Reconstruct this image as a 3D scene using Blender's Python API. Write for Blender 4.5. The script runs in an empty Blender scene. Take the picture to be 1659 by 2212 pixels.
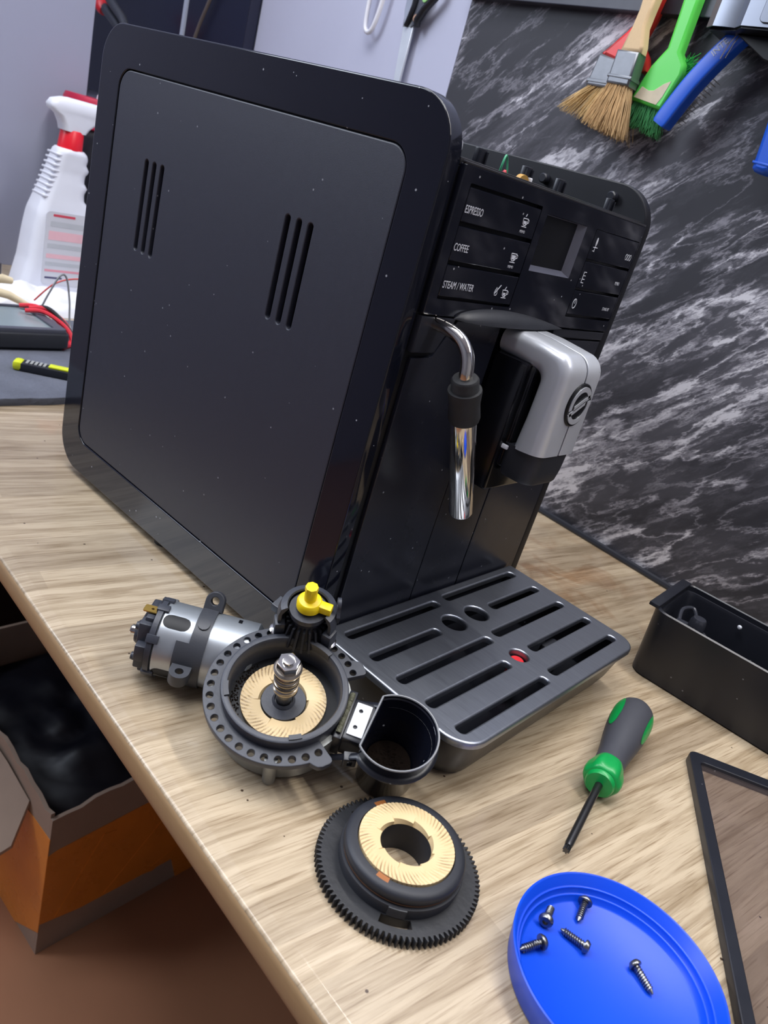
import bpy, bmesh, math, random
from mathutils import Matrix, Vector, noise
random.seed(7)
PI = math.pi
scene = bpy.context.scene
COL = scene.collection

# ------------------------------------------------------------------ camera
cam_d = bpy.data.cameras.new('camera')
cam = bpy.data.objects.new('camera', cam_d); COL.objects.link(cam)
cam.location = (0.2450, -0.3006, 0.2913)
cam.rotation_mode = 'XYZ'
cam.rotation_euler = (1.1471, -0.2712, 0.7532)
cam_d.sensor_fit = 'HORIZONTAL'; cam_d.sensor_width = 36.0
cam_d.lens = 1643.27 * 36.0 / 1659.0
cam_d.clip_start = 0.01
cam_d.dof.use_dof = True; cam_d.dof.focus_distance = 0.47; cam_d.dof.aperture_fstop = 22.0
scene.camera = cam

# ------------------------------------------------------------------ world, lamps, exposure
w = bpy.data.worlds.new('world'); scene.world = w; w.use_nodes = True
w.node_tree.nodes['Background'].inputs[0].default_value = (0.80, 0.86, 1.0, 1)
w.node_tree.nodes['Background'].inputs[1].default_value = 0.3

def area(name, loc, target, sx, sy, power, col):
    l = bpy.data.lights.new(name, 'AREA'); l.shape = 'RECTANGLE'; l.size = sx; l.size_y = sy
    l.energy = power; l.color = col
    o = bpy.data.objects.new(name, l); COL.objects.link(o); o.location = loc
    d = Vector(target) - Vector(loc)
    o.rotation_euler = d.to_track_quat('-Z', 'Y').to_euler()
    return o
area('wall_strip_lamp', (0.28, 0.34, 1.22), (0.22, 0.10, 0.0), 1.7, 0.05, 15, (1.0, 0.97, 0.93))
area('ceiling_panel_lamp', (-0.45, -0.40, 1.70), (-0.45, -0.40, 0.0), 1.3, 0.7, 24, (0.94, 0.96, 1.0))
area('window_daylight', (-1.38, -1.00, 1.15), (0.2, -0.60, 0.75), 0.9, 0.9, 22, (0.80, 0.88, 1.0))

vs = scene.view_settings
vs.view_transform = 'Standard'; vs.look = 'None'; vs.gamma = 1.0; vs.use_curve_mapping = False
vs.exposure = 0.22

# ------------------------------------------------------------------ materials
def lin(c):
    return tuple(((v/255.0)/12.92 if v/255.0 <= .04045 else ((v/255.0+.055)/1.055)**2.4) for v in c) + (1.0,)
def nd(nt, t, **kw):
    n = nt.nodes.new(t)
    for k, v in kw.items(): setattr(n, k, v)
    return n
MATS = {}
def mat(name, rgb, rough=.5, metal=0.0, spec=.5, var=.08, scale=60, bump=0.0, bscale=400, coat=0.0, trans=0.0, rvar=.05, specks=0.0, aniso=None):
    if name in MATS: return MATS[name]
    m = bpy.data.materials.new(name); m.use_nodes = True; nt = m.node_tree
    b = nt.nodes['Principled BSDF']
    tc = nd(nt, 'ShaderNodeTexCoord')
    no = nd(nt, 'ShaderNodeTexNoise'); no.inputs['Scale'].default_value = scale; no.inputs['Detail'].default_value = 4
    nt.links.new(tc.outputs['Object'], no.inputs['Vector'])
    if aniso:
        mp = nd(nt, 'ShaderNodeMapping'); mp.inputs['Scale'].default_value = aniso
        nt.links.new(tc.outputs['Object'], mp.inputs['Vector']); nt.links.new(mp.outputs[0], no.inputs['Vector'])
    c = lin(rgb)
    mx = nd(nt, 'ShaderNodeMix', data_type='RGBA')
    mx.inputs[6].default_value = tuple(v*(1-var) for v in c[:3])+(1,)
    mx.inputs[7].default_value = tuple(min(1, v*(1+var)) for v in c[:3])+(1,)
    nt.links.new(no.outputs['Fac'], mx.inputs[0])
    out = mx.outputs[2]
    if specks > 0:
        vo = nd(nt, 'ShaderNodeTexVoronoi'); vo.inputs['Scale'].default_value = 120
        nt.links.new(tc.outputs['Object'], vo.inputs['Vector'])
        lt = nd(nt, 'ShaderNodeMath', operation='LESS_THAN'); lt.inputs[1].default_value = 0.07
        nt.links.new(vo.outputs['Distance'], lt.inputs[0])
        n2 = nd(nt, 'ShaderNodeTexNoise'); n2.inputs['Scale'].default_value = 45
        nt.links.new(tc.outputs['Object'], n2.inputs['Vector'])
        gt = nd(nt, 'ShaderNodeMath', operation='GREATER_THAN'); gt.inputs[1].default_value = 0.53
        nt.links.new(n2.outputs['Fac'], gt.inputs[0])
        mu = nd(nt, 'ShaderNodeMath', operation='MULTIPLY'); nt.links.new(lt.outputs[0], mu.inputs[0]); nt.links.new(gt.outputs[0], mu.inputs[1])
        m3 = nd(nt, 'ShaderNodeMath', operation='MULTIPLY'); m3.inputs[1].default_value = specks; nt.links.new(mu.outputs[0], m3.inputs[0])
        mz = nd(nt, 'ShaderNodeMix', data_type='RGBA'); mz.inputs[7].default_value = (.55, .57, .62, 1)
        nt.links.new(m3.outputs[0], mz.inputs[0]); nt.links.new(out, mz.inputs[6]); out = mz.outputs[2]
    nt.links.new(out, b.inputs['Base Color'])
    mr = nd(nt, 'ShaderNodeMapRange'); mr.inputs[3].default_value = max(0.02, rough-rvar); mr.inputs[4].default_value = min(1, rough+rvar)
    nt.links.new(no.outputs['Fac'], mr.inputs[0]); nt.links.new(mr.outputs[0], b.inputs['Roughness'])
    b.inputs['Metallic'].default_value = metal
    b.inputs['Specular IOR Level'].default_value = spec
    b.inputs['Coat Weight'].default_value = coat; b.inputs['Coat Roughness'].default_value = .05
    b.inputs['Transmission Weight'].default_value = trans
    if bump > 0:
        n3 = nd(nt, 'ShaderNodeTexNoise'); n3.inputs['Scale'].default_value = bscale
        nt.links.new(tc.outputs['Object'], n3.inputs['Vector'])
        bp = nd(nt, 'ShaderNodeBump'); bp.inputs['Strength'].default_value = bump; bp.inputs['Distance'].default_value = .001
        nt.links.new(n3.outputs['Fac'], bp.inputs['Height']); nt.links.new(bp.outputs[0], b.inputs['Normal'])
    MATS[name] = m
    return m

def wood_mat():
    m = bpy.data.materials.new('oak_laminate'); m.use_nodes = True; nt = m.node_tree; L = nt.links.new
    b = nt.nodes['Principled BSDF']; tc = nd(nt, 'ShaderNodeTexCoord')
    mp = nd(nt, 'ShaderNodeMapping'); mp.inputs['Rotation'].default_value = (0, 0, math.radians(-79.5))
    L(tc.outputs['Object'], mp.inputs['Vector'])
    br = nd(nt, 'ShaderNodeTexBrick'); br.offset = .37; br.squash = 1.0
    br.inputs['Scale'].default_value = 1.0; br.inputs['Brick Width'].default_value = .31; br.inputs['Row Height'].default_value = .021
    br.inputs['Mortar Size'].default_value = .0; br.inputs['Mortar Smooth'].default_value = .3; br.inputs['Bias'].default_value = .0
    br.inputs['Color1'].default_value = lin((166, 149, 125)); br.inputs['Color2'].default_value = lin((199, 181, 154)); br.inputs['Mortar'].default_value = lin((168, 147, 118))
    L(mp.outputs[0], br.inputs['Vector'])
    # long streaks
    m2 = nd(nt, 'ShaderNodeMapping'); m2.inputs['Scale'].default_value = (5, 95, 1); L(mp.outputs[0], m2.inputs['Vector'])
    n1 = nd(nt, 'ShaderNodeTexNoise'); n1.inputs['Scale'].default_value = 1.6; n1.inputs['Detail'].default_value = 8; n1.inputs['Roughness'].default_value = .65; n1.inputs['Distortion'].default_value = .6
    L(m2.outputs[0], n1.inputs['Vector'])
    r1 = nd(nt, 'ShaderNodeValToRGB'); r1.color_ramp.elements[0].position = .33; r1.color_ramp.elements[0].color = (.50, .44, .36, 1); r1.color_ramp.elements[1].position = .58; r1.color_ramp.elements[1].color = (1, 1, 1, 1)
    L(n1.outputs['Fac'], r1.inputs[0])
    mu = nd(nt, 'ShaderNodeMix', data_type='RGBA', blend_type='MULTIPLY'); mu.inputs[0].default_value = .85
    L(br.outputs['Color'], mu.inputs[6]); L(r1.outputs[0], mu.inputs[7])
    # fine pores
    m3 = nd(nt, 'ShaderNodeMapping'); m3.inputs['Scale'].default_value = (30, 900, 1); L(mp.outputs[0], m3.inputs['Vector'])
    n2 = nd(nt, 'ShaderNodeTexNoise'); n2.inputs['Scale'].default_value = 1.0; n2.inputs['Detail'].default_value = 3
    L(m3.outputs[0], n2.inputs['Vector'])
    r2 = nd(nt, 'ShaderNodeValToRGB'); r2.color_ramp.elements[0].position = .30; r2.color_ramp.elements[0].color = (.55, .48, .40, 1); r2.color_ramp.elements[1].position = .46; r2.color_ramp.elements[1].color = (1, 1, 1, 1)
    L(n2.outputs['Fac'], r2.inputs[0])
    mv = nd(nt, 'ShaderNodeMix', data_type='RGBA', blend_type='MULTIPLY'); mv.inputs[0].default_value = .85
    L(mu.outputs[2], mv.inputs[6]); L(r2.outputs[0], mv.inputs[7])
    # worn coffee-brown patch beside the wall
    sx = nd(nt, 'ShaderNodeVectorMath', operation='DISTANCE'); sx.inputs[1].default_value = (-.0, .315, 0)
    ms = nd(nt, 'ShaderNodeMapping'); ms.inputs['Scale'].default_value = (1, 1, 0); L(tc.outputs['Object'], ms.inputs['Vector']); L(ms.outputs[0], sx.inputs[0])
    rg = nd(nt, 'ShaderNodeMapRange'); rg.inputs[1].default_value = .155; rg.inputs[2].default_value = .03; L(sx.outputs['Value'], rg.inputs[0])
    n4 = nd(nt, 'ShaderNodeTexNoise'); n4.inputs['Scale'].default_value = 22; n4.inputs['Detail'].default_value = 6; n4.inputs['Distortion'].default_value = .8; L(tc.outputs['Object'], n4.inputs['Vector'])
    r4 = nd(nt, 'ShaderNodeValToRGB'); r4.color_ramp.elements[0].position = .48; r4.color_ramp.elements[1].position = .62; L(n4.outputs['Fac'], r4.inputs[0])
    mm = nd(nt, 'ShaderNodeMath', operation='MULTIPLY'); L(rg.outputs[0], mm.inputs[0]); L(r4.outputs[0], mm.inputs[1])
    ml = nd(nt, 'ShaderNodeMath', operation='MULTIPLY'); ml.inputs[1].default_value = .6; L(mm.outputs[0], ml.inputs[0])
    mw = nd(nt, 'ShaderNodeMix', data_type='RGBA', blend_type='MULTIPLY'); mw.inputs[7].default_value = lin((196, 150, 98)); L(ml.outputs[0], mw.inputs[0]); L(mv.outputs[2], mw.inputs[6])
    # specks of dirt
    vo = nd(nt, 'ShaderNodeTexVoronoi'); vo.inputs['Scale'].default_value = 55; L(tc.outputs['Object'], vo.inputs['Vector'])
    lt = nd(nt, 'ShaderNodeMath', operation='LESS_THAN'); lt.inputs[1].default_value = .045; L(vo.outputs['Distance'], lt.inputs[0])
    md = nd(nt, 'ShaderNodeMix', data_type='RGBA'); md.inputs[7].default_value = lin((70, 52, 38)); L(lt.outputs[0], md.inputs[0]); L(mw.outputs[2], md.inputs[6])
    L(md.outputs[2], b.inputs['Base Color'])
    b.inputs['Roughness'].default_value = .36; b.inputs['Specular IOR Level'].default_value = .5; b.inputs['Coat Weight'].default_value = .4; b.inputs['Coat Roughness'].default_value = .06
    bp = nd(nt, 'ShaderNodeBump'); bp.inputs['Strength'].default_value = .12; bp.inputs['Distance'].default_value = .0008
    L(n2.outputs['Fac'], bp.inputs['Height']); L(bp.outputs[0], b.inputs['Normal'])
    return m

def marble_mat():
    m = bpy.data.materials.new('dark_marble'); m.use_nodes = True; nt = m.node_tree; L = nt.links.new
    b = nt.nodes['Principled BSDF']; tc = nd(nt, 'ShaderNodeTexCoord')
    mr0 = nd(nt, 'ShaderNodeMapping'); mr0.inputs['Rotation'].default_value = (0, math.radians(42), 0); L(tc.outputs['Object'], mr0.inputs['Vector'])
    mp = nd(nt, 'ShaderNodeMapping'); mp.inputs['Scale'].default_value = (.46, 1.0, 1.7); L(mr0.outputs[0], mp.inputs['Vector'])
    # warp field
    nw = nd(nt, 'ShaderNodeTexNoise'); nw.inputs['Scale'].default_value = 7; nw.inputs['Detail'].default_value = 10; nw.inputs['Roughness'].default_value = .68; L(mp.outputs[0], nw.inputs['Vector'])
    wv = nd(nt, 'ShaderNodeVectorMath', operation='MULTIPLY_ADD'); wv.inputs[1].default_value = (.115, .115, .115); L(nw.outputs['Color'], wv.inputs[0]); L(mp.outputs[0], wv.inputs[2])
    def vein(scale, width, seed):
        a = nd(nt, 'ShaderNodeVectorMath', operation='ADD'); a.inputs[1].default_value = (seed, seed*.7, seed*1.3); L(wv.outputs[0], a.inputs[0])
        n = nd(nt, 'ShaderNodeTexNoise'); n.inputs['Scale'].default_value = scale; n.inputs['Detail'].default_value = 5; n.inputs['Roughness'].default_value = .55; L(a.outputs[0], n.inputs['Vector'])
        s = nd(nt, 'ShaderNodeMath', operation='SUBTRACT'); s.inputs[1].default_value = .5; L(n.outputs['Fac'], s.inputs[0])
        ab = nd(nt, 'ShaderNodeMath', operation='ABSOLUTE'); L(s.outputs[0], ab.inputs[0])
        r = nd(nt, 'ShaderNodeMapRange'); r.inputs[1].default_value = width; r.inputs[2].default_value = 0; r.inputs[3].default_value = 0; r.inputs[4].default_value = 1; L(ab.outputs[0], r.inputs[0])
        p = nd(nt, 'ShaderNodeMath', operation='POWER'); p.inputs[1].default_value = 1.6; L(r.outputs[0], p.inputs[0])
        return p.outputs[0]
    v1 = vein(5, .022, 0); v2 = vein(12, .030, 3.1); v3 = vein(40, .08, 7.7)
    # patchy mask
    nm = nd(nt, 'ShaderNodeTexNoise'); nm.inputs['Scale'].default_value = 9; nm.inputs['Detail'].default_value = 6; L(wv.outputs[0], nm.inputs['Vector'])
    rm = nd(nt, 'ShaderNodeValToRGB'); rm.color_ramp.elements[0].position = .44; rm.color_ramp.elements[1].position = .66; L(nm.outputs['Fac'], rm.inputs[0])
    def mul(a, bb):
        x = nd(nt, 'ShaderNodeMath', operation='MULTIPLY')
        L(a, x.inputs[0])
        if isinstance(bb, float): x.inputs[1].default_value = bb
        else: L(bb, x.inputs[1])
        return x.outputs[0]
    def add(a, bb):
        x = nd(nt, 'ShaderNodeMath', operation='ADD'); x.use_clamp = True; L(a, x.inputs[0]); L(bb, x.inputs[1]); return x.outputs[0]
    cloud = mul(rm.outputs[0], .34)
    tot = add(add(mul(v1, .62), mul(v2, .50)), add(mul(mul(v3, rm.outputs[0]), .5), cloud))
    cr = nd(nt, 'ShaderNodeValToRGB'); e = cr.color_ramp.elements
    e[0].position = 0; e[0].color = lin((50, 50, 56)); e[1].position = 1; e[1].color = lin((204, 202, 208))
    x = e.new(.30); x.color = lin((80, 79, 86)); x = e.new(.6); x.color = lin((132, 130, 138))
    L(tot, cr.inputs[0]); L(cr.outputs[0], b.inputs['Base Color'])
    b.inputs['Roughness'].default_value = .55; b.inputs['Specular IOR Level'].default_value = .35
    return m

M_WOOD = wood_mat(); M_MARBLE = marble_mat()
M_GLOSS = mat('gloss_black_plastic', (18, 20, 30), .07, 0, .5, .1, 30, rvar=.03, specks=.55)
M_MATTE = mat('satin_black_plastic', (33, 35, 48), .46, 0, .65, .06, 200, bump=.10, bscale=2600, specks=.35)
M_BLK = mat('black_plastic', (29, 31, 39), .33, 0, .5, .1, 80, specks=.3)
M_BLK2 = mat('dull_black_plastic', (38, 40, 47), .5, 0, .45, .12, 90, bump=.05, bscale=900)
M_DEEP = mat('deep_black', (8, 9, 14), .4, 0, .3)
M_GREYP = mat('grey_glass_nylon', (58, 60, 66), .42, 0, .5, .12, 90, bump=.05, bscale=900)
M_CHAR = mat('charcoal_nylon', (54, 57, 66), .42, 0, .5, .15, 70, bump=.08, bscale=600)
M_SILVER = mat('silver_paint', (200, 204, 212), .30, .35, .5, .03, 90, coat=.35)
M_STEEL = mat('brushed_steel', (158, 163, 174), .36, .95, .5, .16, 30, aniso=(2, 45, 2), rvar=.06)
M_CHROME = mat('polished_steel', (205, 203, 198), .10, 1.0, .5, .03)
M_ALU = mat('cast_aluminium', (150, 152, 150), .42, .6, .5, .08, 50)
M_ZINC = mat('zinc_motor_can', (178, 184, 190), .34, .75, .5, .07, 25)
M_CER = None
M_WHITE = mat('white_plastic', (226, 228, 234), .38, 0, .5, .03)
M_PRINT = mat('white_print', (206, 210, 220), .6, 0, .2, .05)
M_YEL = mat('yellow_plastic', (250, 218, 12), .36, 0, .5, .04)
M_GRN = mat('green_handle_plastic', (12, 150, 72), .32, 0, .5, .05)
M_RUB = mat('black_rubber', (36, 37, 40), .6, 0, .4, .12, 120, bump=.08, bscale=700, specks=.3)
M_BLUE = mat('blue_lid_plastic', (0, 72, 212), .42, 0, .5, .06, 18)
M_RED = mat('red_plastic', (222, 38, 48), .35, 0, .5, .05)
M_BRASS = mat('brass', (214, 176, 92), .3, .9, .5)
M_SCREW = mat('dark_screw_steel', (128, 128, 130), .30, .95, .5, .2, 300)
M_CORE = mat('coffee_dust', (22, 15, 11), .95, 0, .1, .5, 500, bump=.6, bscale=900)

def burr_mat():
    m = bpy.data.materials.new('ceramic_burr'); m.use_nodes = True; nt = m.node_tree; L = nt.links.new
    b = nt.nodes['Principled BSDF']
    at = nd(nt, 'ShaderNodeAttribute', attribute_name='stain')
    tc = nd(nt, 'ShaderNodeTexCoord'); no = nd(nt, 'ShaderNodeTexNoise'); no.inputs['Scale'].default_value = 110; no.inputs['Detail'].default_value = 5; L(tc.outputs['Object'], no.inputs['Vector'])
    r = nd(nt, 'ShaderNodeValToRGB'); r.color_ramp.elements[0].position = .30; r.color_ramp.elements[1].position = .55; L(no.outputs['Fac'], r.inputs[0])
    mu = nd(nt, 'ShaderNodeMath', operation='MULTIPLY'); L(at.outputs['Fac'], mu.inputs[0]); L(r.outputs[0], mu.inputs[1])
    mx = nd(nt, 'ShaderNodeMix', data_type='RGBA'); mx.inputs[6].default_value = lin((216, 190, 144)); mx.inputs[7].default_value = lin((104, 70, 34)); L(mu.outputs[0], mx.inputs[0])
    L(mx.outputs[2], b.inputs['Base Color']); b.inputs['Roughness'].default_value = .45
    return m
M_CER = burr_mat()

# ------------------------------------------------------------------ mesh helpers
def obj(name, bm, m, parent=None, sharp=38, smooth=True):
    me = bpy.data.meshes.new(name)
    bmesh.ops.remove_doubles(bm, verts=bm.verts, dist=1e-7)
    bmesh.ops.recalc_face_normals(bm, faces=bm.faces)
    th = math.radians(sharp)
    for e in bm.edges:
        if len(e.link_faces) == 2: e.smooth = e.calc_face_angle(0) < th
        else: e.smooth = True
    for f in bm.faces:
        f.smooth = smooth and f.material_index == 0; f.material_index = 0
    bm.to_mesh(me); bm.free()
    me.materials.append(m)
    o = bpy.data.objects.new(name, me); COL.objects.link(o)
    if parent: o.parent = parent
    return o
def tag(o, label, cat, group=None):
    o['label'] = label; o['category'] = cat
    if group: o['group'] = group
    return o
def struct(o, label=None):
    o['kind'] = 'structure'
    if label: o['label'] = label
    return o
def thing(name, label, cat, M=None, group=None):
    o = bpy.data.objects.new(name, None); COL.objects.link(o); o.empty_display_size = .02
    if M is not None: o.matrix_world = M
    return tag(o, label, cat, group)
def B(): return bmesh.new()
I4 = Matrix.Identity(4)
def frame(o, ex, ey, ez):
    return Matrix(((ex[0], ey[0], ez[0], o[0]), (ex[1], ey[1], ez[1], o[1]), (ex[2], ey[2], ez[2], o[2]), (0, 0, 0, 1)))
def T(x, y, z): return Matrix.Translation((x, y, z))
def RZ(a): return Matrix.Rotation(a, 4, 'Z')

def box(bm, x0, x1, y0, y1, z0, z1, M=I4, bev=0.0, seg=2):
    b2 = bmesh.new()
    v = [b2.verts.new((x, y, z)) for z in (z0, z1) for y in (y0, y1) for x in (x0, x1)]
    for f in ((0, 2, 3, 1), (4, 5, 7, 6), (0, 1, 5, 4), (2, 6, 7, 3), (0, 4, 6, 2), (1, 3, 7, 5)): b2.faces.new([v[i] for i in f])
    if bev > 0: bmesh.ops.bevel(b2, geom=b2.edges[:], offset=bev, segments=seg, affect='EDGES', profile=.5)
    merge(bm, b2, M)
def merge(bm, b2, M=I4):
    mp = {v: bm.verts.new(M @ v.co) for v in b2.verts}
    for f in b2.faces:
        try: bm.faces.new([mp[v] for v in f.verts])
        except ValueError: pass
    b2.free()
def rrect(x0, x1, y0, y1, r, n=8):
    if not isinstance(r, (list, tuple)): r = [r]*4
    p = []
    for (cx, cy, a, rr) in ((x0+r[0], y0+r[0], PI, r[0]), (x1-r[1], y0+r[1], 1.5*PI, r[1]), (x1-r[2], y1-r[2], 0, r[2]), (x0+r[3], y1-r[3], .5*PI, r[3])):
        for i in range(n+1):
            t = a+.5*PI*i/n; p.append((cx+rr*math.cos(t), cy+rr*math.sin(t)))
    return p
def circle(cx, cy, r, n=24): return [(cx+r*math.cos(2*PI*i/n), cy+r*math.sin(2*PI*i/n)) for i in range(n)]
def slot(cx, cy, hx, hy, n=6):
    r = min(hx, hy); return rrect(cx-hx, cx+hx, cy-hy, cy+hy, r*.999, n)
def offs(poly, d):
    # inset polygon by d (CCW polygons shrink for d>0)
    n = len(poly); out = []
    for i in range(n):
        p0, p1, p2 = Vector(poly[i-1]), Vector(poly[i]), Vector(poly[(i+1) % n])
        a = (p1-p0); b = (p2-p1)
        if a.length < 1e-9: a = b
        if b.length < 1e-9: b = a
        na = Vector((-a.y, a.x)).normalized(); nb = Vector((-b.y, b.x)).normalized()
        s = na+nb
        if s.length < 1e-6: s = na
        s.normalize(); k = d/max(.4, s.dot(na)); out.append((p1.x+s.x*k, p1.y+s.y*k))
    return out
def area2(p): return sum(p[i-1][0]*p[i][1]-p[i][0]*p[i-1][1] for i in range(len(p)))
def ccw(p): return p if area2(p) > 0 else p[::-1]
def fill(bm, loops, z, M):
    vl = []; ed = []
    for lp in loops:
        vs_ = [bm.verts.new(M @ Vector((x, y, z))) for x, y in lp]; vl.append(vs_)
        for i in range(len(vs_)): ed.append(bm.edges.new((vs_[i-1], vs_[i])))
    r_ = bmesh.ops.triangle_fill(bm, use_beauty=True, use_dissolve=False, edges=ed)
    for g_ in r_['geom']:
        if isinstance(g_, bmesh.types.BMFace): g_.material_index = 1
    return vl
def strip(bm, a, b):
    n = len(a)
    for i in range(n): bm.faces.new((a[i-1], a[i], b[i], b[i-1]))
def ring_at(bm, lp, z, M): return [bm.verts.new(M @ Vector((x, y, z))) for x, y in lp]
def plate(bm, outer, holes=(), z0=0.0, z1=1.0, M=I4, bev=0.0, hbev=0.0, back=True, seg=2):
    """extruded plate with real holes; rounded upper edges"""
    outer = ccw(outer); holes = [ccw(h) for h in holes]
    top = [offs(outer, bev)] + [offs(h, -hbev) for h in holes]
    vt = fill(bm, top, z1, M)
    cur = vt[0]
    if bev > 0:
        for k in range(1, seg+1):
            a = .5*PI*k/seg
            nx = ring_at(bm, offs(outer, bev*(1-math.sin(a))), z1-bev*(1-math.cos(a)), M); strip(bm, cur, nx); cur = nx
    hb = []
    for h, v in zip(holes, vt[1:]):
        c = v
        if hbev > 0:
            for k in range(1, seg+1):
                a = .5*PI*k/seg
                nx = ring_at(bm, offs(h, -hbev*(1-math.sin(a))), z1-hbev*(1-math.cos(a)), M); strip(bm, c, nx); c = nx
        hb.append(c)
    if back:
        vb = fill(bm, [outer]+holes, z0, M)
        strip(bm, cur, vb[0])
        for c, v in zip(hb, vb[1:]): strip(bm, c, v)
    else:
        strip(bm, cur, ring_at(bm, outer, z0, M))
        for c, h in zip(hb, holes): strip(bm, c, ring_at(bm, h, z0, M))
def lathe(bm, prof, n=48, M=I4, closed=False, a0=0.0, a1=2*PI):
    full = abs(a1-a0-2*PI) < 1e-6
    rings = []
    for r, z in prof:
        if r < 1e-7: rings.append([bm.verts.new(M @ Vector((0, 0, z)))])
        else: rings.append([bm.verts.new(M @ Vector((r*math.cos(a0+(a1-a0)*i/n), r*math.sin(a0+(a1-a0)*i/n), z))) for i in range(n if full else n+1)])
    m = len(rings); rng = range(m if closed else m-1)
    for k in rng:
        a, b = rings[k], rings[(k+1) % m]
        for i in range(n):
            j = (i+1) % n if full else i+1
            if len(a) == 1 and len(b) == 1: continue
            if len(a) == 1: bm.faces.new((a[0], b[i], b[j]))
            elif len(b) == 1: bm.faces.new((a[i], a[j], b[0]))
            else: bm.faces.new((a[i], a[j], b[j], b[i]))
    if closed and not full:
        bm.faces.new([r[0] for r in rings]); bm.faces.new([r[-1] for r in rings])
def tube(bm, pts, r, n=10, M=I4, caps=True, flat=1.0, up0=None):
    P = [Vector(p) for p in pts]; R = r if isinstance(r, (list, tuple)) else [r]*len(P)
    up = Vector(up0) if up0 else None; prev = None
    for i, p in enumerate(P):
        t = (P[min(i+1, len(P)-1)]-P[max(i-1, 0)]).normalized()
        if up is None: up = Vector((0, 0, 1)) if abs(t.z) < .9 else Vector((1, 0, 0))
        s = t.cross(up).normalized(); up = s.cross(t).normalized()
        rg = [bm.verts.new(M @ (p+(s*math.cos(2*PI*k/n)+up*flat*math.sin(2*PI*k/n))*R[i])) for k in range(n)]
        if prev: strip(bm, prev, rg)
        elif caps: bm.faces.new(rg[::-1])
        prev = rg
    if caps: bm.faces.new(prev)
def loft(bm, secs, M=I4, cap=True):
    prev = None
    for s in secs:
        rg = [bm.verts.new(M @ Vector(p)) for p in s]
        if prev: strip(bm, prev, rg)
        elif cap: bm.faces.new(rg[::-1])
        prev = rg
    if cap: bm.faces.new(prev)
def bez(p0, p1, p2, p3, n=16):
    p0, p1, p2, p3 = map(Vector, (p0, p1, p2, p3))
    return [(1-t)**3*p0+3*(1-t)**2*t*p1+3*(1-t)*t*t*p2+t**3*p3 for t in [i/n for i in range(n+1)]]
def smooth_path(pts, n=8):
    P = [Vector(p) for p in pts]; out = []
    for i in range(len(P)-1):
        a, b, c, d = P[max(i-1, 0)], P[i], P[i+1], P[min(i+2, len(P)-1)]
        for k in range(n):
            t = k/n
            out.append(.5*((2*b)+(c-a)*t+(2*a-5*b+4*c-d)*t*t+(3*b-a-3*c+d)*t**3))
    out.append(P[-1]); return out
def text(name, s, size, M, m, parent, depth=.00008, align='LEFT', shear=0, xs=1.0):
    cu = bpy.data.curves.new(name, 'FONT'); cu.body = s; cu.size = size; cu.align_x = align; cu.align_y = 'BOTTOM_BASELINE'; cu.shear = shear; cu.resolution_u = 3; cu.extrude = depth
    t = bpy.data.objects.new(name, cu); COL.objects.link(t)
    bpy.context.view_layer.update()
    me = bpy.data.meshes.new_from_object(t.evaluated_get(bpy.context.evaluated_depsgraph_get()))
    bpy.data.objects.remove(t); bpy.data.curves.remove(cu)
    me.transform(M @ Matrix.Diagonal((xs, 1, 1, 1)))
    me.materials.clear(); me.materials.append(m)
    o = bpy.data.objects.new(name, me); COL.objects.link(o); o.parent = parent
    return o

# ------------------------------------------------------------------ the place
ANG = -0.0738
SD = Vector((math.cos(ANG), math.sin(ANG), 0)); TD = Vector((-math.sin(ANG), math.cos(ANG), 0))
T_EDGE = -0.1147*math.cos(ANG); T_WALL = 0.4436*math.cos(ANG)
TABLE = frame((0, 0, 0), SD, TD, (0, 0, 1))                 # table frame: s along the worktop, t towards the wall
def WALL(off=0.0):                                          # wall frame: u = s, v = z, w = out of the wall
    return frame(TD*(T_WALL-off), SD, (0, 0, 1), -TD)
FLOOR_Z = -0.75; S_LEFT = -1.426; S_RIGHT = 1.9

bm = B(); box(bm, S_LEFT-.1, S_RIGHT+.1, -2.3, T_WALL+.1, FLOOR_Z-.05, FLOOR_Z, TABLE)
M_FLOOR = mat('brown_floor', (158, 110, 80), .55, 0, .4, .14, 9, bump=.05, bscale=60)
struct(obj('floor', bm, M_FLOOR), 'worn brown floor board under the workbench')
M_WALLG = mat('grey_wall_paint', (162, 166, 188), .75, 0, .3, .03, 3)
bm = B(); box(bm, S_LEFT-.1, S_RIGHT+.1, T_WALL+.004, T_WALL+.08, FLOOR_Z, 1.75, TABLE)
wall_b = struct(obj('wall_back', bm, M_WALLG), 'back wall behind the workbench')
bm = B(); plate(bm, [(-.4475, -.03), (S_RIGHT, -.03), (S_RIGHT, .62), (-.4475, .62)], (), -.0035, .0, WALL())
mp_ = obj('marble_panel', bm, M_MARBLE, wall_b); mp_['label'] = 'dark grey marble splashback with white veins'
bm = B(); plate(bm, [(-.862, -.03), (-.4485, -.03), (-.4485, .95), (-.862, .95)], (), -.0035, -.0004, WALL(), bev=.0005)
M_GPAN = mat('pale_grey_panel', (178, 180, 200), .45, 0, .4, .03, 4)
gp_ = obj('grey_panel', bm, M_GPAN, wall_b); gp_['label'] = 'pale grey smooth board'
bm = B(); box(bm, S_LEFT-.08, S_LEFT, -2.3, T_WALL+.08, FLOOR_Z, 1.75, TABLE)
struct(obj('wall_left', bm, M_WALLG))
bm = B(); plate(bm, [(-1.06, -.12), (-1.0, -.12), (-1.0, .3455), (-1.06, .3455)], (), .0002, 1.2)
struct(obj('wall_partition', bm, M_WALLG), 'plain grey end panel standing behind the spray bottle')
bm = B(); box(bm, S_RIGHT, S_RIGHT+.08, -2.3, T_WALL+.08, FLOOR_Z, 1.75, TABLE)
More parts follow.
